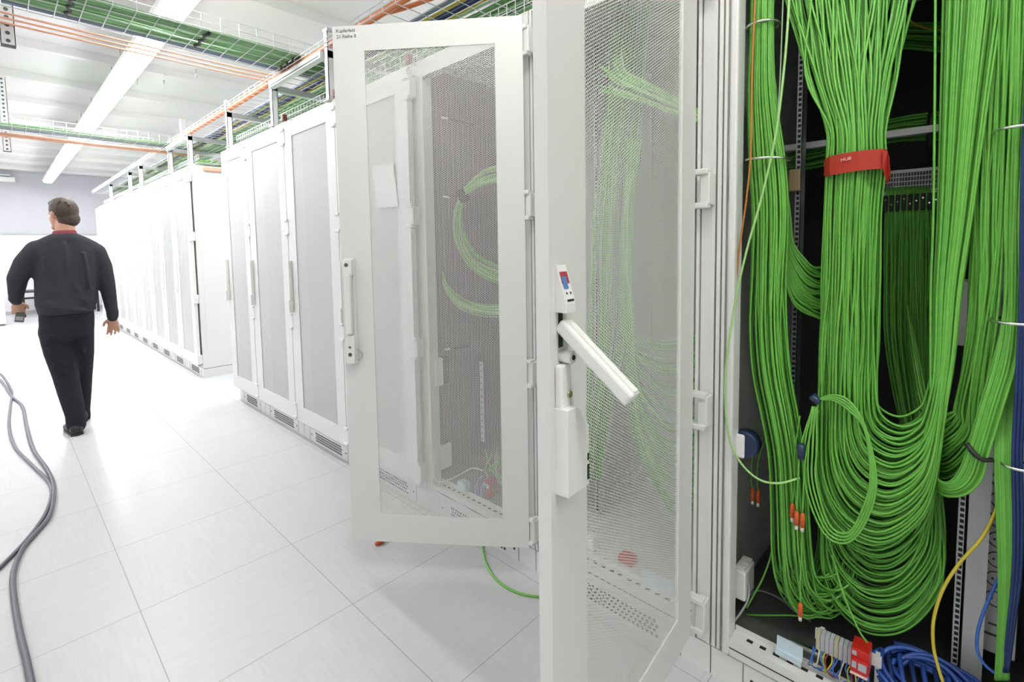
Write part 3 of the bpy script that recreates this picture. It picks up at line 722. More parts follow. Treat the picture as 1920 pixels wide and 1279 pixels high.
# terminal block row
tb = thing('terminal_block', 'grey terminal row with coloured wires at the bottom of the right rack', 'terminal block', (1.56, .215, FL))
def tpx(a, b, x): return at(a, b, x=x)
base = tpx(1545, 1212, 1.56)
rail = MB().box((1.575, .145, .222), (1.583, .30, .252)).box((1.583, .15, FL), (1.60, .16, .25)).box((1.583, .28, FL), (1.60, .29, .25)).build('din_rail', ZINC_L, tb)
CREAM = mat('cream_terminal', (.46, .45, .30), .5)
for i in range(8):
    y = .292-i*.0108
    MB().bbox((1.545, y-.0100, .213), (1.576, y, .262), .0012).build('terminal', CREAM if i in (0, 4) else LABEL_G, tb)
rc_ = thing('surge_arrester', 'red surge arrester with grey labels on the terminal row', 'surge arrester', (1.55, .185, FL))
b = MB().bbox((1.520, .166, .218), (1.576, .206, .286), .003).bbox((1.512, .167, .225), (1.522, .205, .262), .002)
b.build('body', REDP, rc_)
b = MB().box((1.5108, .170, .236), (1.5125, .188, .256)).box((1.5108, .192, .238), (1.5125, .202, .256)).box((1.5188, .193, .268), (1.5205, .203, .280))
b.build('label_plate', LABEL_G, rc_)
MB().box((1.510, .167, .2190), (1.5225, .205, .2245)).build('edge_strip', mat('pale_pink_edge', (.80, .55, .52), .4), rc_)
wc = [BLUE_L, BLUE_L, YELLOW, BLUE_L, mat('green_yellow_wire', (.35, .45, .05), .4), BLUE_L, mat('cream_wire', (.55, .52, .36), .5), mat('red_wire', (.28, .02, .03), .5)]
wt = thing('wire_set', 'blue, yellow and red wires hanging from the terminal row and surge arrester', 'wires', (1.54, .23, FL))
for i in range(18):
    y = .298-i*.0075
    cable(spline([(1.548, y, .216), (1.530, y+J(.003), .205), (1.522, y+J(.008), .185), (1.53, y+J(.012), .168), (1.545, y+J(.015), .1595)], 5), wt, wc[(i*3) % 8], .0019, name='wire')
# blue coil on the rack floor
BLUE_M = mat('mid_blue_cable_jacket', (.025, .075, .33), .4)
coil = thing('cable_coil', 'large coil of dark blue cables on the floor of the right rack', 'cable coil', (1.62, .06, FL))
for i in range(15):
    rr = .062+.0105*(i % 5); zz = FL+.010+.012*(i//5)+.002*(i % 3)
    c0 = Vector((1.625+J(.006), .045+J(.006), zz)); a0 = random.random()
    pts = []
    for k in range(25):
        a = a0+2*math.pi*k/26
        pts.append(c0+Vector((.72*rr*math.sin(a), 1.12*rr*math.cos(a), .010+.008*math.sin(a*2+i)+.022*(1+math.sin(a)))))
    cable(pts, coil, BLUE_M if i % 3 else BLUE_L, .0058)
for i in range(9):
    yk = .125-.025*i
    cable(spline([(1.70, yk+.01, FL+.05), (1.64, yk+.012, FL+.072+J(.004)), (1.585, yk, FL+.060+J(.006)), (1.545, yk-.012, FL+.030), (1.52, yk-.02, FL+.010), (1.508, yk-.03, FL+.007)], 5), coil, BLUE_M if i % 2 else BLUE, .0062)
for i in range(4):
    y = .075-i*.035; MB().tube([(1.556+.008*math.cos(a), y+.02+.001*i, FL+.040+.009*math.sin(a)) for a in [2*math.pi*k/10 for k in range(11)]], .0015, 5).build('tie', CHROME, coil)
# power strip
ps_ = thing('power_strip', 'grey upright power strip with round sockets behind the far right cables', 'power strip', (1.80, -.075, .25))
MB().bbox((1.80, -.115, .25), (1.845, -.040, .98), .004).build('housing', PAINT, ps_)
for i, zc in enumerate((.90, .845, .79, .735, .68, .625, .57, .515, .46, .405)):
    k = MB().tube([(1.799, -.072+.021*math.cos(a), zc+.021*math.sin(a)) for a in [2*math.pi*j/22 for j in range(23)]], .0016, 5)
    k.cyl((1.7985, -.078, zc), (1.801, -.078, zc), .003, 8).cyl((1.7985, -.064, zc), (1.801, -.064, zc), .003, 8)
    k.build('socket', GROOVE, ps_)
MB().box((1.798, -.105, .30), (1.801, -.045, .306)).box((1.798, -.105, .33), (1.801, -.06, .335)).build('seam', GROOVE, ps_)
# ------------------------------------------------------------------ contents of rack B, behind the perforated near door
G_B = 'green cables behind the near door'
paths = []
for i in range(52):
    s = random.random(); d = random.random()*.08
    paths.append(px_path([(1165+s*60, -60, 1.74+d), (1150+s*60, 120, 1.73+d), (1128+s*70, 280, 1.72+d), (1112+s*75+J(4), 450, 1.70+d), (1108+s*70+J(4), 620, 1.70+d), (1100+s*45, 780, 1.70+d), (1096+s*30, 900, 1.72+d)], 5))
bundle('green bundle dropping down the left side behind the near perforated door', G_B, paths, [GREEN_B, GREEN_P])
paths = []
for i in range(22):
    s = random.random(); e = random.random()
    paths.append(px_path([(1330, 215+s*20, 1.66), (1255, 175+s*36, 1.655), (1205, 150+s*40+J(3), 1.65), (1165+J(6), 128+s*52, 1.645), (1112+e*30+(30 if s < .35 else 0), 92+s*82+J(5), 1.65)], 5))
bundle('fan of cut green cable ends near the top behind the near perforated door', G_B, paths, [GREEN_P, GREEN_B])
paths = []
for i in range(46):
    s = random.random(); d = random.random()*.05
    xl = 1172+J(5)+10*s; yb = 640+s*330; xr = 1330+s*20
    paths.append(px_path([(1190+J(8), 260, 1.66+d), (1178+J(5), 420, 1.65+d), (xl, 560, 1.63+d), (xl+10+s*6, lerp(600, yb, .55), 1.62+d), (xl+40+s*12, lerp(600, yb, .86), 1.61+d), (1262, yb, 1.61+d), (1312, yb-25, 1.62+d), (xr+18, yb-130, 1.64+d)], 5))
bundle('nest of green loops behind the near perforated door', G_B, paths, [GREEN_P, GREEN_B, GREEN])
holed_rail(rB, 1.80, 1.20, .17, 2.2, m=ZINC_L)
tag(MB().bbox((1.56, 1.06, FL), (1.60, 1.11, FL+.06), .005).build('plug_box', WHITEP, origin=(1.58, 1.08, FL)), 'white plug on the rack floor behind the near perforated door', 'plug')
tag(MB().bbox((1.58, .90, FL), (1.63, .96, FL+.03), .005).build('surge_arrester', REDP, origin=(1.6, .93, FL)), 'red block on the rack floor behind the near perforated door', 'surge arrester')

q = at(1232, 1088, z=FL+.03)
tag(MB().box((q.x, q.y-.06, FL), (q.x+.004, q.y+.06, FL+.05)).box((q.x+.004, q.y-.06, FL), (q.x+.03, q.y+.06, FL+.004)).build('mounting_bracket', PALEBLUE, origin=(q.x, q.y, FL)), 'pale steel bracket on the rack floor behind the near perforated door', 'bracket')

# ------------------------------------------------------------------ contents of rack C, behind the half open middle door
yw = 2.046
for k in range(13):
    MB().bbox((1.53+k*.036, yw-.010, .17), (1.545+k*.036, yw+.004, 2.20), .004).build('wall_rib', GREY_IN, rC)
def hook(px0, px1, py0, py1, parent):
    a, b = at(px0, py0, y=yw-.02), at(px1, py1, y=yw-.06)
    m = MB().tube([a, b], .004, 6).tube([b, (b.x, yw, b.z)], .004, 6).tube([a, (a.x, yw, a.z)], .005, 6)
    m.bbox((a.x-.012, a.y-.008, a.z-.004), (a.x+.03, a.y+.008, a.z+.004), .002, 1)
    return m.build('cable_hook', [GROOVE, WHITEP], parent)
hook(832, 888, 221, 234, rC); hook(835, 878, 369, 368, rC); hook(838, 880, 655, 650, rC)
def bbxl(px, py): return at(px, py, y=yw-.02)
holed_rail(rC, bbxl(901, 750).x, yw-.03, bbxl(901, 828).z, bbxl(901, 678).z, wid=.028, pitch=.05, m=WHITEP, deep=.004)
a, b = bbxl(808, 672), bbxl(836, 716)
t = thing('switch_box', 'small grey and dark box on the inner wall behind the middle door', 'switch box', (a.x, yw, b.z))
MB().bbox((a.x, yw-.06, b.z), (lerp(a.x, b.x, .5), yw-.011, a.z), .004).build('cover', WHITEP, t)
MB().bbox((lerp(a.x, b.x, .5)+.002, yw-.05, b.z+.0), (b.x, yw-.011, a.z), .004).build('body', GROOVE, t)
a, b = bbxl(822, 838), bbxl(846, 872)
tag(MB().bbox((a.x, yw-.03, b.z), (b.x, yw-.010, a.z), .004).build('junction_plate', WHITEP, origin=(a.x, yw-.01, b.z)), 'pale plate low on the inner wall behind the middle door', 'junction plate')
tag(MB().tube(spline([at(826, 852, y=1.98), at(815, 868, y=1.96), at(812, 885, y=1.95), at(820, 902, y=1.93), at(840, 900, y=1.93), at(862, 890, y=1.95), at(885, 878, y=1.97), at(905, 882, y=1.9)], 6), .005, 7).build('white_cable', WHITEP), 'white cable curling at the bottom of the rack behind the middle door', 'cable')
G_C = 'green cables behind the middle door'
paths = []
for i in range(34):
    a_ = random.random()*6.28; q_ = math.sqrt(random.random())*.044; u, v = q_*math.cos(a_), q_*math.sin(a_)
    o = Vector((u*.4, v, u))
    paths.append(spline([at(960, 322, x=1.72)+o, at(915, 330, x=1.70)+o, at(888, 345, x=1.69)+o*.8, at(868, 366, x=1.68)+o*.5, at(859, 400, x=1.68)+o*.8, at(862, 440, x=1.68)+o, at(880, 480, x=1.69)+o, at(912, 505, x=1.70)+o, at(965, 525, x=1.72)+o], 5))
t = bundle('green cable loop bound with a dark tie, seen through the middle door', G_C, paths, [GREEN_P, GREEN_B])
MB().cyl(at(864, 360, x=1.68), at(872, 375, x=1.68), .027, 14).build('tie', BLACK, t)
paths = []
for i in range(20):
    o = Vector((0, J(.016), J(.016)))
    paths.append(spline([at(826+J(2), 512+J(3), x=1.62)+o*.4, at(838, 538, x=1.63)+o*.7, at(858, 560, x=1.64)+o, at(885, 574, x=1.66)+o, at(920, 580, x=1.68)+o, at(970, 578, x=1.70)+o], 5))
bundle('lower green cable arc with loose pale ends, seen through the middle door', G_C, paths, [GREEN_P, GREEN_P, GREEN_B])
tag(MB().bbox((1.535, 1.80, FL+.0), (1.575, 1.86, FL+.045), .004).build('plug_box', PALEBLUE, origin=(1.55, 1.83, FL)), 'pale blue plug on the rack floor behind the middle door', 'plug')
t = thing('surge_arrester', 'red device on the rack floor behind the middle door', 'surge arrester', (1.59, 1.69, FL))
MB().bbox((1.575, 1.665, FL), (1.63, 1.715, FL+.085), .004).build('body', REDP, t); MB().box((1.5735, 1.67, FL+.05), (1.5755, 1.71, FL+.07)).build('label_plate', WHITEP, t)
t = thing('wire_set', 'grey wires in front of the red device behind the middle door', 'wires', (1.57, 1.73, FL))
for i in range(8):
    cable(spline([(1.60, 1.76-i*.012, FL+.09), (1.575, 1.765-i*.012, FL+.075), (1.558, 1.77-i*.013, FL+.04), (1.560, 1.775-i*.014, FL+.004)], 5), t, [GREY_C, BLUE_L, LABEL_G][i % 3], .003, name='wire')
t = thing('cable_bundle', 'green cable tails on the rack floor behind the middle door', 'cable bundle', (1.65, 1.72, FL), group=G_C)
for i in range(9):
    cable(spline([(1.72, 1.66+J(.02), FL+.02), (1.66+J(.01), 1.70+J(.02), FL+.06+J(.01)), (1.64+J(.02), 1.72+J(.03), FL+.12+J(.02)), (1.66+J(.03), 1.68+J(.03), FL+.18+J(.03))], 5), t, [GREEN_P, GREEN_B][i % 2], .0035)
# paper sheet taped to the white closed rack
P4 = [at(a, b, x=X0-.0515) for a, b in ((697, 312), (737, 306), (747, 387), (708, 390))]
b = MB(); nrm = Vector((-.0006, 0, 0))
b.add(P4+[v+nrm for v in P4], [(0, 1, 2, 3), (7, 6, 5, 4)]+[(i, (i+1) % 4, 4+(i+1) % 4, 4+i) for i in range(4)])
tag(b.build('paper_sheet', PAPER, origin=P4[3]), 'white paper sheet taped askew on a closed rack door, seen through the middle door', 'paper')

# ------------------------------------------------------------------ cable trays
WIRE = mat('tray_wire', (.66, .67, .68), .45, metal=.3)
def basket(name, label, axis, a0, a1, b0, b1, z, wall=.08, pitch=.1, r=.0028, nb=5, group=None):
    m = MB()
    def P(a, b, zz): return (a, b, zz) if axis == 'x' else (b, a, zz)
    for k in range(nb): m.tube([P(a0, lerp(b0, b1, k/(nb-1)), z), P(a1, lerp(b0, b1, k/(nb-1)), z)], r, 5)
    for bb in (b0, b1):
        for zz in (z+wall*.5, z+wall): m.tube([P(a0, bb, zz), P(a1, bb, zz)], r, 5)
    n = int((a1-a0)/pitch)
    for k in range(n+1):
        a = a0+k*(a1-a0)/n; m.tube([P(a, b0, z+wall), P(a, b0, z-r), P(a, b1, z-r), P(a, b1, z+wall)], r*.9, 5)
    o = m.build(name, WIRE, origin=P(a0, b0, z)); return tag(o, label, 'cable tray', group)
basket('wire_basket_tray', 'wire basket tray crossing the aisle nearest the camera', 'x', -2.8, 2.1, 3.28, 3.68, 2.65, .09, .1)
basket('wire_basket_tray', 'wire basket tray crossing the aisle farther back', 'x', -2.8, 2.1, 6.92, 7.24, 2.63, .10, .1)
basket('wire_basket_tray', 'wide raised wire basket tray on struts above the rack row', 'y', -.6, 13.2, 1.46, 2.12, 2.60, .05, .12)
basket('wire_basket_tray', 'low wire basket tray lying on the near rack tops', 'y', -.3, 4.9, 1.575, 1.95, 2.335, .075, .05, .0026)
basket('wire_basket_tray', 'low wire basket tray lying on the far rack tops', 'y', 6.1, 12.7, 1.575, 1.95, 2.335, .075, .05, .0026)
def straight(axis, a0, a1, b, z, wob=.006, step=.7):
    n = int(abs(a1-a0)/step); pts = []
    for k in range(n+1):
        a = lerp(a0, a1, k/n); bb, zz = b+J(wob), z+J(wob*.25); pts.append((a, bb, zz) if axis == 'x' else (bb, a, zz))
    return spline(pts, 3)
def tray_cables(label, axis, a0, a1, specs, group):
    t = thing('tray_cable_bundle', label, 'cable bundle', (a0, specs[0][0], specs[0][1]) if axis == 'x' else (specs[0][0], a0, specs[0][1]), group=group)
    for b, z, r, m in specs: cable(straight(axis, a0, a1, b, z), t, m, r, 6)
    return t
G_T = 'cable runs lying in the overhead trays'
BLUE_G = mat('grey_blue_cable_jacket', (.16, .21, .30), .5)
t1 = tray_cables('green and grey-blue cables filling the nearest tray across the aisle', 'x', -2.6, 1.9, [(3.30+i*.0104, 2.661+(i % 2)*.004, .0058, GREEN_T) for i in range(32)]+[(3.637+i*.011, 2.662, .0060, BLUE_G) for i in range(4)], G_T)
for (a, b_, c_) in ((128, 20, 'x'), (375, 78, 'x'), (535, 122, 'x')):
    q = at(a, b_, z=2.652)
    MB().tube([(q.x+.01*math.sin(k*2.1), lerp(3.31, 3.63, k/10), 2.651) for k in range(11)], .009, 6).build('tie', BLACK, t1)
tray_cables('green and grey-blue cables in the farther tray across the aisle', 'x', -2.6, 1.9, [(6.94+i*.0125, 2.648, .0085, GREEN_T) for i in range(14)]+[(7.12+i*.040, 2.656, .021, BLUE_G) for i in range(3)], G_T)
tray_cables('green, yellow and blue cables in the raised tray above the racks', 'y', -.4, 12.8,
            [(1.80+i*.0115, 2.611+(i % 3)*.004, .0062, GREEN_T) for i in range(24)]+[(1.775+i*.009, 2.611, .0045, YELLOW) for i in range(2)]+[(1.715+i*.013, 2.613, .007, BLUE) for i in range(4)]+[(1.690+i*.009, 2.611, .0045, YELLOW) for i in range(2)]+[(1.655+i*.014, 2.613, .007, BLUE_G) for i in range(2)], G_T)
tray_cables('dark green cables in the low tray on the near rack tops', 'y', -.2, 4.8, [(1.60+i*.0135, 2.346+(i % 3)*.008, .0065, GREEN) for i in range(24)], G_T)
tray_cables('dark green cables in the low tray on the far rack tops', 'y', 6.15, 12.6, [(1.60+i*.0200, 2.348+(i % 3)*.008, .009, GREEN) for i in range(16)], G_T)
def conduit(label, axis, a0, a1, b, z, r, group=None, m=None):
    n = int(abs(a1-a0)/.03); b_ = MB(); pts, rs = [], []
    for k in range(n*2+1):
        a = lerp(a0, a1, k/(n*2)); w_ = .004*math.sin(a*1.7); pts.append((a, b+w_, z) if axis == 'x' else (b+w_, a, z)); rs.append(r*(1.0 if k % 2 else .88))
    b_.tube(pts, rs, 8); return tag(b_.build('orange_conduit', m or ORANGE_C, origin=pts[0]), label, 'conduit', group)
for k, (yy, zz) in enumerate(((3.80, 2.655), (3.85, 2.645), (3.90, 2.635))):
    conduit('orange conduit below the nearest tray across the aisle, %s from the tray' % ('first', 'second', 'third')[k], 'x', -2.6, 1.55, yy, zz, .0065, 'orange conduits under the nearest crossing tray')
conduit('thick orange conduit under the farther tray across the aisle', 'x', -2.6, 1.9, 7.285, 2.60, .024)
conduit('orange conduit along the aisle edge of the raised tray above the racks', 'y', 1.3, 6.7, 1.505, 2.628, .022, m=ORANGE_S)
tag(MB().tube(spline([(1.52, 2.62, 2.62), (1.50, 2.40, 2.625), (1.56, 2.22, 2.63), (1.62, 1.9, 2.63), (1.66, 1.4, 2.63), (1.68, .8, 2.63)], 6), .012, 8).build('orange_cable', ORANGE_S), 'thin orange cable wandering along the raised tray near the open doors', 'cable')
tag(MB().tube(spline([(1.80, 3.02, 2.62), (1.62, 3.04, 2.60), (1.55, 3.06, 2.50), (1.57, 3.08, 2.42), (1.66, 3.10, 2.37)], 6), .006, 7).build('yellow_cable', YELLOW), 'yellow cable dropping from the raised tray to the rack tops', 'cable')
tag(MB().tube(spline([(1.86, 1.30, 2.62), (1.70, 1.32, 2.60), (1.62, 1.33, 2.52), (1.64, 1.35, 2.42), (1.72, 1.36, 2.37)], 6), .006, 7).build('yellow_cable', YELLOW), 'yellow cable dropping behind the top of the open middle door', 'cable')
# strut frames that carry the raised tray
G_S = 'strut frames on the rack tops'
def strut_frame(y, label, zt=2.585, x=1.50, w_=.042):
    t = thing('strut_bracket', label, 'support frame', (x, y, ZT+.006), group=G_S)
    m = MB().box((x-w_/2, y-w_/2, ZT+.006), (x+w_/2, y-w_/2+.004, zt)).box((x-w_/2, y-w_/2, ZT+.006), (x-w_/2+.004, y+w_/2, zt)).box((x+w_/2-.004, y-w_/2, ZT+.006), (x+w_/2, y+w_/2, zt)).box((x-w_/2-.012, y-w_/2-.012, ZT+.006), (x+w_/2+.012, y+w_/2+.012, ZT+.012))
    m.build('post', ZINC_L, t)
    MB().box((x-.02, y-w_/2, 2.55), (2.16, y+w_/2, 2.592)).build('arm', ZINC, t)
    MB().bbox((x-.025, y-.028, zt-.015), (x+.035, y+.028, zt+.006), .004).build('end_cap', ZINC, t)
for y, lab, zt in ((2.95, 'tall white strut post directly left of the open middle door top', 2.72), (3.83, 'white strut post on the near racks, second from the middle door', 2.62), (4.84, 'strut post at the gap end of the near racks', 2.69),
               (6.10, 'strut post on the corner of the far block at the gap', 2.67), (6.95, 'strut post second from the gap on the far block', 2.60), (8.62, 'strut post third from the gap on the far block', 2.64), (9.42, 'strut post fourth from the gap on the far block', 2.62), (11.2, 'strut post near the back wall on the far block', 2.60)):
    strut_frame(y, lab, zt)
def strut_rail(y0, y1, label, z=2.575, x=1.475, m_=ZINC_L, hw=.02):
    m = MB().box((x-hw, y0, z-hw), (x+hw, y1, z+hw)).box((x-hw-.001, y0+.02, z-hw*.5), (x-hw+.0005, y1-.02, z-hw*.15), 1)
    return tag(m.build('strut_rail', [m_, GROOVE], origin=(x, y0, z)), label, 'strut rail', None)
strut_rail(2.98, 3.80, 'white strut rail between the two posts left of the middle door'); strut_rail(6.13, 6.92, 'white strut rail at the gap end of the far block'); strut_rail(8.65, 13.0, 'long thin strut rail over the distant racks', 2.615, m_=ZINC, hw=.011)
q = at(343, 243, y=6.4)
tag(MB().bbox((q.x-.025, 6.38, q.z-.10), (q.x+.025, 6.42, at(343, 224, y=6.4).z), .003).build('strut_stub', ZINC, origin=(q.x, 6.4, q.z-.10)), 'short grey strut stub standing above the corner of the far block', 'strut stub')
# channels that hang the trays from the ceiling at the left
def hang_strut(px, y, z0, label):
    x = at(px, 100, y=y).x
    m = MB().box((x-.030, y-.025, z0), (x+.030, y-.021, ZC)).box((x-.030, y-.025, z0), (x-.026, y+.025, ZC)).box((x+.026, y-.025, z0), (x+.030, y+.025, ZC))
    z = z0+.02
    while z < ZC-.03: m.cyl((x, y-.0262, z), (x, y-.0245, z), .010, 10, 1); z += .042
    m.box((x-.03, y-.025, z0-.004), (x+.03, y+.025, z0), 1)
    return tag(m.build('strut_channel', [ZINC_L, GROOVE], origin=(x, y, ZC)), label, 'strut channel', None)
hang_strut(17, 3.93, 2.525, 'perforated steel channel hanging from the ceiling at the top left corner')
hang_strut(-2, 7.40, 2.45, 'steel channel hanging at the left frame edge behind the farther tray')
for a, b_, lab in ((258, 158, 'small hook hanging from the ceiling, nearest to the aisle light'), (308, 140, 'upper of two small ceiling hooks right of the aisle light'), (308, 163, 'lower of two small ceiling hooks right of the aisle light'), (368, 143, 'small ceiling hook farthest right of the aisle light')):
    q = at(a, b_, z=3.20); tag(MB().cyl((q.x, q.y, 3.195), (q.x, q.y, ZC), .007, 8).sphere((q.x, q.y, 3.195), .013).build('ceiling_hook', ZINC, origin=(q.x, q.y, ZC)), lab, 'hook', 'small ceiling hooks')

# ------------------------------------------------------------------ far end of the room
q = at(12, 333, y=YF-.06)
t = thing('wall_fitting', 'small pale lamp-like fitting high on the back wall at the left edge', 'wall fitting', (q.x, YF, q.z))
MB().bbox((q.x-.14, YF-.10, q.z-.10), (q.x+.14, YF+.0, q.z+.02), .02).build('housing', WHITEP, t); MB().bbox((q.x-.16, YF-.16, q.z+.03), (q.x+.06, YF, q.z+.08), .015).build('bracket', ZINC, t)
t = thing('desk', 'black framed white desk standing far off before the back wall', 'desk', (.75, 15.4, 0))
dz = at(55, 549, y=15.0).z; x0 = at(40, 549, y=15.0).x
MB().box((x0-.02, 15.0, dz), (x0+1.3, 15.7, dz+.03)).build('desk_top', BLACK, t); MB().box((x0, 15.02, dz-.14), (x0+1.28, 15.05, dz-.10)).build('frame_rail', BLACK, t)
for a in (x0, x0+1.24):
    for b_ in (15.02, 15.63): MB().box((a, b_, 0), (a+.045, b_+.045, dz)).build('leg', BLACK, t)
q = at(8, 560, y=13.6)
t = thing('cupboard', 'low white cupboard cut by the left frame edge in the far background', 'cupboard', (q.x-.4, 13.9, 0))
MB().bbox((q.x-.8, 13.6, .03), (q.x, 14.2, 1.02), .01).build('body', WHITEP, t); MB().box((q.x-.78, 13.62, 0), (q.x-.02, 14.18, .03)).build('base', GROOVE, t)
MB().box((q.x-.79, 13.585, .06), (q.x-.41, 13.602, .98)).build('cupboard_door', WHITEP, t); MB().box((q.x-.39, 13.585, .06), (q.x-.01, 13.602, .98)).build('cupboard_door', WHITEP, t)
q = at(10, 513, y=15.2)

# ------------------------------------------------------------------ things on the floor
def floor_path(pts, r): return spline([at(a, b, z=r) for a, b in pts], 7)
tag(MB().tube(floor_path([(-50, 676), (-6, 697), (10, 712), (22, 735), (19, 765), (17, 800), (28, 838), (60, 872), (90, 902), (97, 925), (84, 965), (50, 1012), (0, 1064), (-60, 1118), (-190, 1210), (-420, 1330)], .009), .009, 8).build('floor_cable', FLOORC), 'dark cable on the floor that runs out at the left frame edge', 'cable')
tag(MB().tube(floor_path([(-70, 680), (-10, 706), (8, 722), (24, 745), (42, 762), (50, 800), (62, 842), (88, 880), (101, 915), (94, 965), (65, 1002), (42, 1030), (26, 1070), (25, 1110), (36, 1180), (50, 1240), (64, 1310), (80, 1420), (70, 1600), (-20, 1850)], .011), .0105, 8).build('floor_cable', FLOORC), 'thicker dark cable on the floor that runs out at the bottom left', 'cable')
tag(MB().tube(floor_path([(905, 1023), (907, 1040), (915, 1064), (930, 1086), (950, 1102), (975, 1113), (1000, 1118), (1040, 1119), (1080, 1112)], .005), .0046, 8).build('floor_cable', GREEN_B), 'bright green cable curving on the floor under the middle door', 'cable')
q = at(711, 1016, z=.012)
t = thing('floor_plug', 'small orange plug lying on the floor below the middle door', 'plug', (q.x, q.y, 0))
MB().loft([((q.x-.020, q.y, .010), (0, .006, 0), (0, 0, .006)), ((q.x-.006, q.y, .012), (0, .013, 0), (0, 0, .011)), ((q.x+.010, q.y, .012), (0, .013, 0), (0, 0, .011)), ((q.x+.026, q.y-.004, .010), (0, .007, 0), (0, 0, .007))], 14).build('body', ORANGE, t)
MB().cyl((q.x+.02, q.y-.003, .009), (q.x+.040, q.y-.012, .008), .004, 8).build('pin', ORANGE_C, t)
# ------------------------------------------------------------------ the walking man
def remesh(mb, name, m, parent, voxel, smooth=3, fac=.5):
    me = bpy.data.meshes.new(name+'_src'); me.from_pydata([tuple(v) for v in mb.v], [], mb.f); me.update()
    bm = bmesh.new(); bm.from_mesh(me); bmesh.ops.recalc_face_normals(bm, faces=bm.faces); bm.to_mesh(me); bm.free()
    o = bpy.data.objects.new(name+'_src', me); C.objects.link(o)
    md = o.modifiers.new('r', 'REMESH'); md.mode = 'VOXEL'; md.voxel_size = voxel
    ms = o.modifiers.new('s', 'SMOOTH'); ms.factor = fac; ms.iterations = smooth
    bpy.context.view_layer.update()
    ev = o.evaluated_get(bpy.context.evaluated_depsgraph_get())
    nm = bpy.data.meshes.new_from_object(ev); bpy.data.objects.remove(o); bpy.data.meshes.remove(me)
    nm.name = name; nm.transform(Matrix.Translation(-base_of(parent)))
    nm.materials.clear(); nm.materials.append(m)
    nm.polygons.foreach_set('use_smooth', [True]*len(nm.polygons))
    r = bpy.data.objects.new(name, nm); C.objects.link(r); r.parent = parent; return r
def limb(mb, pts, rs):
    """tapered, rounded limb through the joints"""
    pts = [Vector(p) for p in pts]
    for i in range(len(pts)-1):
        a, b, ra, rb = pts[i], pts[i+1], rs[i], rs[i+1]
        d = (b-a).normalized(); ref = Vector((1, 0, 0)) if abs(d.x) < .8 else Vector((0, 1, 0))
        u = (ref-d*ref.dot(d)).normalized(); v = d.cross(u); rings = []
        for k in range(5):
            t = -math.pi/2+k*math.pi/8; rings.append((a+d*ra*math.sin(t), u*ra*max(math.cos(t), .05), v*ra*max(math.cos(t), .05)))
        for k in range(5):
            t = k*math.pi/8; rings.append((b+d*rb*math.sin(t), u*rb*max(math.cos(t), .05), v*rb*max(math.cos(t), .05)))
        mb.loft(rings, 14)
YM = 5.05
def mp(px, py, dy=0): return at(px, py, y=YM+dy)
man = thing('person', 'man in a charcoal sweater and black trousers walking away down the aisle', 'person', (mp(140, 800).x, YM, 0))
# joints, read off the photograph at the man's distance; dy is towards (-) or away from (+) the camera
shL, shR = mp(62, 463), mp(184, 467)
elL, elR = mp(33, 522, .02), mp(200, 530, .0)
wrL, wrR = mp(30, 560, .13), mp(211, 588, .05)
hipL, hipR = mp(102, 618), mp(148, 618)
knL, knR = mp(122, 700, .0), mp(152, 705, .10)
anL, anR = mp(142, 782, -.10), mp(153, 772, .26)
headc = mp(119.5, 403)
neckb = mp(121, 440)
# torso rows: image height, left and right edge, depth
def row(py, l, r, depth, dy=0):
    a, b = mp(l, py, dy), mp(r, py, dy); c = (a+b)/2
    return (c, Vector(((b-a).x/2, 0, 0)), Vector((0, depth/2, 0)))
body = MB()
# skin body: head, neck, trunk, arms, hands, legs in one surface
hz = headc.z
TH = math.radians(34)                                             # the head is turned to the left
def hp(ox, oy, oz): return (headc.x+ox*math.cos(TH)-oy*math.sin(TH), YM+.005+ox*math.sin(TH)+oy*math.cos(TH), hz+oz)
body.sphere(hp(0, .0, .025), (.080, .088, .100), nu=18, nv=12)
body.sphere(hp(0, .035, -.050), (.058, .058, .060))
body.sphere(hp(0, .030, -.030), (.066, .062, .060))
body.sphere(hp(0, .078, -.092), (.030, .026, .024))                # chin
body.sphere(hp(0, .098, -.020), (.014, .016, .022))                # nose
body.sphere(hp(0, .086, -.055), (.022, .014, .010))                # mouth
for sx in (-1, 1):
    body.sphere(hp(sx*.030, .080, .012), (.016, .012, .010))       # eye sockets' lids
    body.sphere(hp(sx*.080, -.004, .002), (.014, .018, .026)); body.sphere(hp(sx*.077, -.002, -.022), (.010, .012, .014))
limb(body, [(headc.x+.004, YM-.010, hz-.06), (neckb.x, YM-.01, neckb.z-.06)], [.056, .062])
body.loft([row(456, 98, 146, .12), row(474, 76, 166, .16), row(520, 74, 174, .19), row(580, 78, 172, .18), row(620, 82, 170, .19)], 20)
def arm_skin(sh, el, wr): limb(body, [sh, el, wr], [.045, .036, .027])
arm_skin(shL+Vector((.035, 0, -.045)), elL, wrL); arm_skin(shR+Vector((-.035, 0, -.045)), elR, wrR)
limb(body, [hipL, knL, anL], [.075, .05, .036]); limb(body, [hipR, knR, anR], [.075, .05, .036])
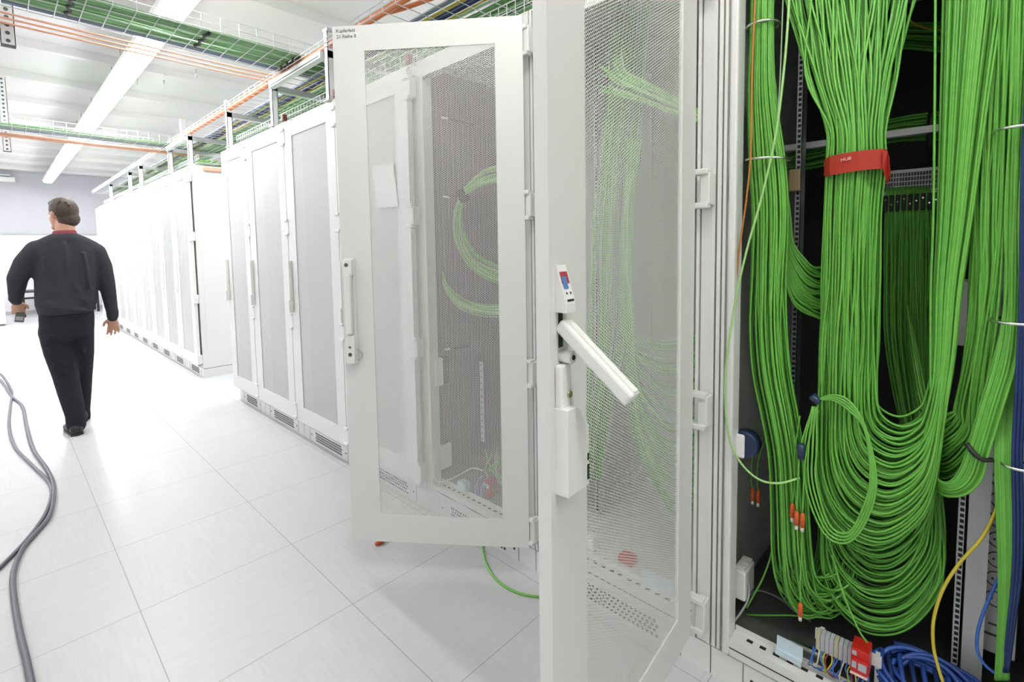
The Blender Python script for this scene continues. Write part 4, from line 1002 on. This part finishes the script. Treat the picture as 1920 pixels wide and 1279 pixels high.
# right hand: hangs, slightly curled, thumb on the inner side
def hand(wr, down, across, thick, curl, scale=1.0, grip=False):
    d, a, t = Vector(down).normalized(), Vector(across).normalized(), Vector(thick).normalized()
    pal = wr+d*.045*scale
    body.loft([(wr+d*(-.02), a*.022, t*.018), (wr+d*.01, a*.028, t*.016), (wr+d*.05*scale, a*.038, t*.015), (wr+d*.085*scale, a*.036, t*.012)], 14)
    tips = []
    d0 = d
    for k, (off, ln) in enumerate(((-.031, .068), (-.0105, .080), (.0110, .076), (.031, .060))):
        d = (d0+a*off*3.2).normalized()
        p = wr+d0*.080*scale+a*off; ln *= scale; c1 = curl*(1+.12*k)
        q1 = p+(d*math.cos(c1*.5)+t*math.sin(c1*.5))*ln*.45
        q2 = q1+(d*math.cos(c1*1.3)+t*math.sin(c1*1.3))*ln*.32
        q3 = q2+(d*math.cos(c1*2.1)+t*math.sin(c1*2.1))*ln*.23
        limb(body, [p, q1, q2, q3], [.0092, .0084, .0078, .0068]); tips.append(q3)
    d = d0
    p = wr+d*.022*scale-a*.026
    limb(body, [p, p+(d*.6-a*.6+t*.3).normalized()*.036, p+(d*.6-a*.6+t*.3).normalized()*.036+(d*.9-a*.1+t*.5).normalized()*.034], [.013, .0105, .0085])
    return pal
hand(wrR+Vector((0, .012, -.030)), (.03, .12, -1), (1, -.25, 0), (-.25, .9, .15), .24)
palL = hand(wrL+Vector((.004, .028, -.024)), (.05, .35, -.95), (-1, .1, 0), (.1, .95, .35), .85)
remesh(body, 'body', SKIN, man, .0044, 2)
# hair: cap over the skull, shorter at the nape
hm = MB().sphere(hp(0, -.006, .036), (.088, .096, .098), nu=20, nv=14)
hm.sphere(hp(.0, -.036, -.030), (.074, .060, .066)).sphere(hp(.0, .044, .084), (.058, .048, .034))
for k in range(18):
    a = random.random()*6.28; e = random.random()*.9+.2
    p = Vector((headc.x+.078*math.cos(a)*math.cos(e), YM-.005+.096*math.sin(a)*math.cos(e), hz+.040+.094*math.sin(e)))
    hm.sphere(p, .009, nu=8, nv=6)
hair = remesh(hm, 'hair', HAIR, man, .006, 2)
# cut the hair clear of face, ears and nape
bm = bmesh.new(); bm.from_mesh(hair.data); o0 = base_of(man)
dl = []
for v in bm.verts:
    p = v.co+o0
    fw = -(p.x-headc.x)*math.sin(TH)+(p.y-YM-.005)*math.cos(TH)          # how far forward on the head
    lim = hz-.088 if fw < -.022 else (hz+.012 if fw < .040 else hz+.055)
    if p.z < lim: dl.append(v)
bmesh.ops.delete(bm, geom=dl, context='VERTS'); bm.to_mesh(hair.data); bm.free()
# shirt collar
cm = MB()
cm.loft([((neckb.x, YM-.010, neckb.z-.030), (.082, 0, 0), (0, .078, 0)), ((neckb.x, YM-.012, neckb.z+.018), (.070, 0, .004), (0, .068, 0)), ((neckb.x, YM-.012, neckb.z+.032), (.064, 0, .004), (0, .062, 0))], 22)
remesh(cm, 'collar', SHIRT, man, .006, 1)
# sweater
sm = MB()
sm.loft([row(436, 104, 140, .13, -.01), row(445, 80, 163, .18, -.01), row(455, 60, 183, .21), row(470, 54, 188, .235), row(500, 60, 186, .26), row(530, 63, 183, .27), row(556, 63, 182, .27), row(570, 64, 182, .275), row(580, 68, 179, .255), row(588, 70, 177, .245)], 26)
limb(sm, [shL+Vector((.024, 0, -.026)), shL.lerp(elL, .5), elL, elL.lerp(wrL, .55), wrL], [.076, .066, .060, .050, .041])
limb(sm, [shR+Vector((-.024, 0, -.026)), shR.lerp(elR, .5), elR, elR.lerp(wrR, .55), wrR], [.076, .063, .055, .047, .039])
limb(sm, [wrR+Vector((0, 0, .015)), wrR+Vector((.0, .006, -.030))], [.043, .038]); limb(sm, [wrL, wrL+Vector((.002, .014, -.014))], [.044, .038])
# folds gathered above the hem and at the elbows
for (a, b_, c_) in (((66, 572), (176, 583), .016), ((120, 455), (128, 515), .012), ((128, 515), (158, 562), .013), ((158, 475), (172, 555), .012), ((84, 470), (76, 540), .010), ((118, 545), (172, 566), .011), ((70, 560), (110, 575), .010)):
    p, q = mp(*a, -.122), mp(*b_, -.126); limb(sm, [p, p.lerp(q, .5)+Vector((0, -.006, -.008)), q], [c_*.5, c_, c_*.6])
for el in (elL, elR):
    for k in (-.03, .0, .035): limb(sm, [el+Vector((-.030, -.012, k)), el+Vector((.030, -.026, k+.012))], [.012, .012])
remesh(sm, 'sweater', SWEATER, man, .0105, 3)
# trousers
tm = MB()
tm.loft([row(578, 72, 176, .22), row(596, 71, 178, .235), row(615, 72, 178, .245), row(632, 75, 177, .235)], 24)
limb(tm, [hipL+Vector((.005, 0, -.01)), hipL.lerp(knL, .5), knL, knL.lerp(anL, .45), anL+Vector((0, 0, .02)), anL+Vector((.0, -.008, -.062))], [.099, .094, .079, .072, .062, .060])
limb(tm, [hipR+Vector((-.005, 0, -.01)), hipR.lerp(knR, .5), knR, knR.lerp(anR, .45), anR+Vector((0, 0, .02)), anR+Vector((0, 0, -.055))], [.098, .088, .072, .066, .058, .056])
for (a, b_, dy, c_) in (((84, 648), (128, 668), -.085, .014), ((92, 676), (138, 684), -.075, .014), ((98, 690), (140, 704), -.07, .012), ((88, 632), (140, 640), -.10, .012), ((150, 640), (168, 690), -.06, .010)):
    p, q = mp(*a, dy), mp(*b_, dy); limb(tm, [p, p.lerp(q, .5)+Vector((0, -.006, -.008)), q], [c_*.5, c_, c_*.5])
remesh(tm, 'trousers', TROUSERS, man, .0105, 3)
# shoes
def shoe(an, yaw, lift, pitch, nm='shoe'):
    b = MB(); hx = an.x; R_ = Matrix.Translation((hx, an.y-.02, lift)) @ Matrix.Rotation(yaw, 4, 'Z') @ Matrix.Rotation(pitch, 4, 'X')
    def W(c, a, d): return (R_ @ Vector(c), R_.to_3x3() @ Vector(a), R_.to_3x3() @ Vector(d))
    b.loft([W((0, -.055, .030), (.022, 0, 0), (0, 0, .024)), W((0, -.040, .042), (.038, 0, 0), (0, 0, .040)), W((0, .02, .055), (.042, 0, 0), (0, 0, .054)), W((-.004, .09, .042), (.047, 0, 0), (0, 0, .040)), W((-.004, .16, .032), (.049, 0, 0), (0, 0, .030)), W((0, .215, .025), (.036, 0, 0), (0, 0, .022)), W((0, .232, .022), (.015, 0, 0), (0, 0, .012))], 18)
    limb(b, [R_ @ Vector((0, -.005, .06)), R_ @ Vector((0, 0, .12))], [.040, .036])
    o = remesh(b, nm, LEATHER, man, .007, 2)
    s = MB().loft([W((0, -.062, .004), (.030, 0, 0), (0, .02, 0)), W((0, -.062, .020), (.030, 0, 0), (0, .02, 0))], 16)
    s = MB(); pl = [(-.036, -.05), (0, -.066), (.036, -.05), (.044, .04), (.050, .15), (.030, .225), (0, .238), (-.034, .225), (-.050, .15), (-.042, .04)]
    vs = [R_ @ Vector((x, y, .0)) for x, y in pl]+[R_ @ Vector((x, y, .018)) for x, y in pl]; n = len(pl)
    s.add(vs, [list(range(n))[::-1], list(range(n, 2*n))]+[(i, (i+1) % n, n+(i+1) % n, n+i) for i in range(n)]).build('sole', BLACK, o)
    return o
shoe(mp(141, 800, -.10), math.radians(4), .001, 0); shoe(mp(153, 790, .26), math.radians(-4), .001, math.radians(6))
# the dark handheld device in the left hand
t = thing('handheld_device', 'dark handheld device in the left hand of the walking man', 'handheld device', palL)
q = palL+Vector((.012, .022, -.050)); Mh = Matrix.Translation(q) @ Matrix.Rotation(math.radians(-18), 4, 'X') @ Matrix.Rotation(math.radians(10), 4, 'Y')
MB().bbox((-.026, -.011, -.070), (.026, .011, .055), .005, 0, Mh).build('body', mat('dark_grey_plastic', (.10, .11, .10), .4), t)
MB().bbox((-.020, -.0125, -.060), (.020, -.0105, -.030), .001, 0, Mh).build('keypad', LABEL_G, t)
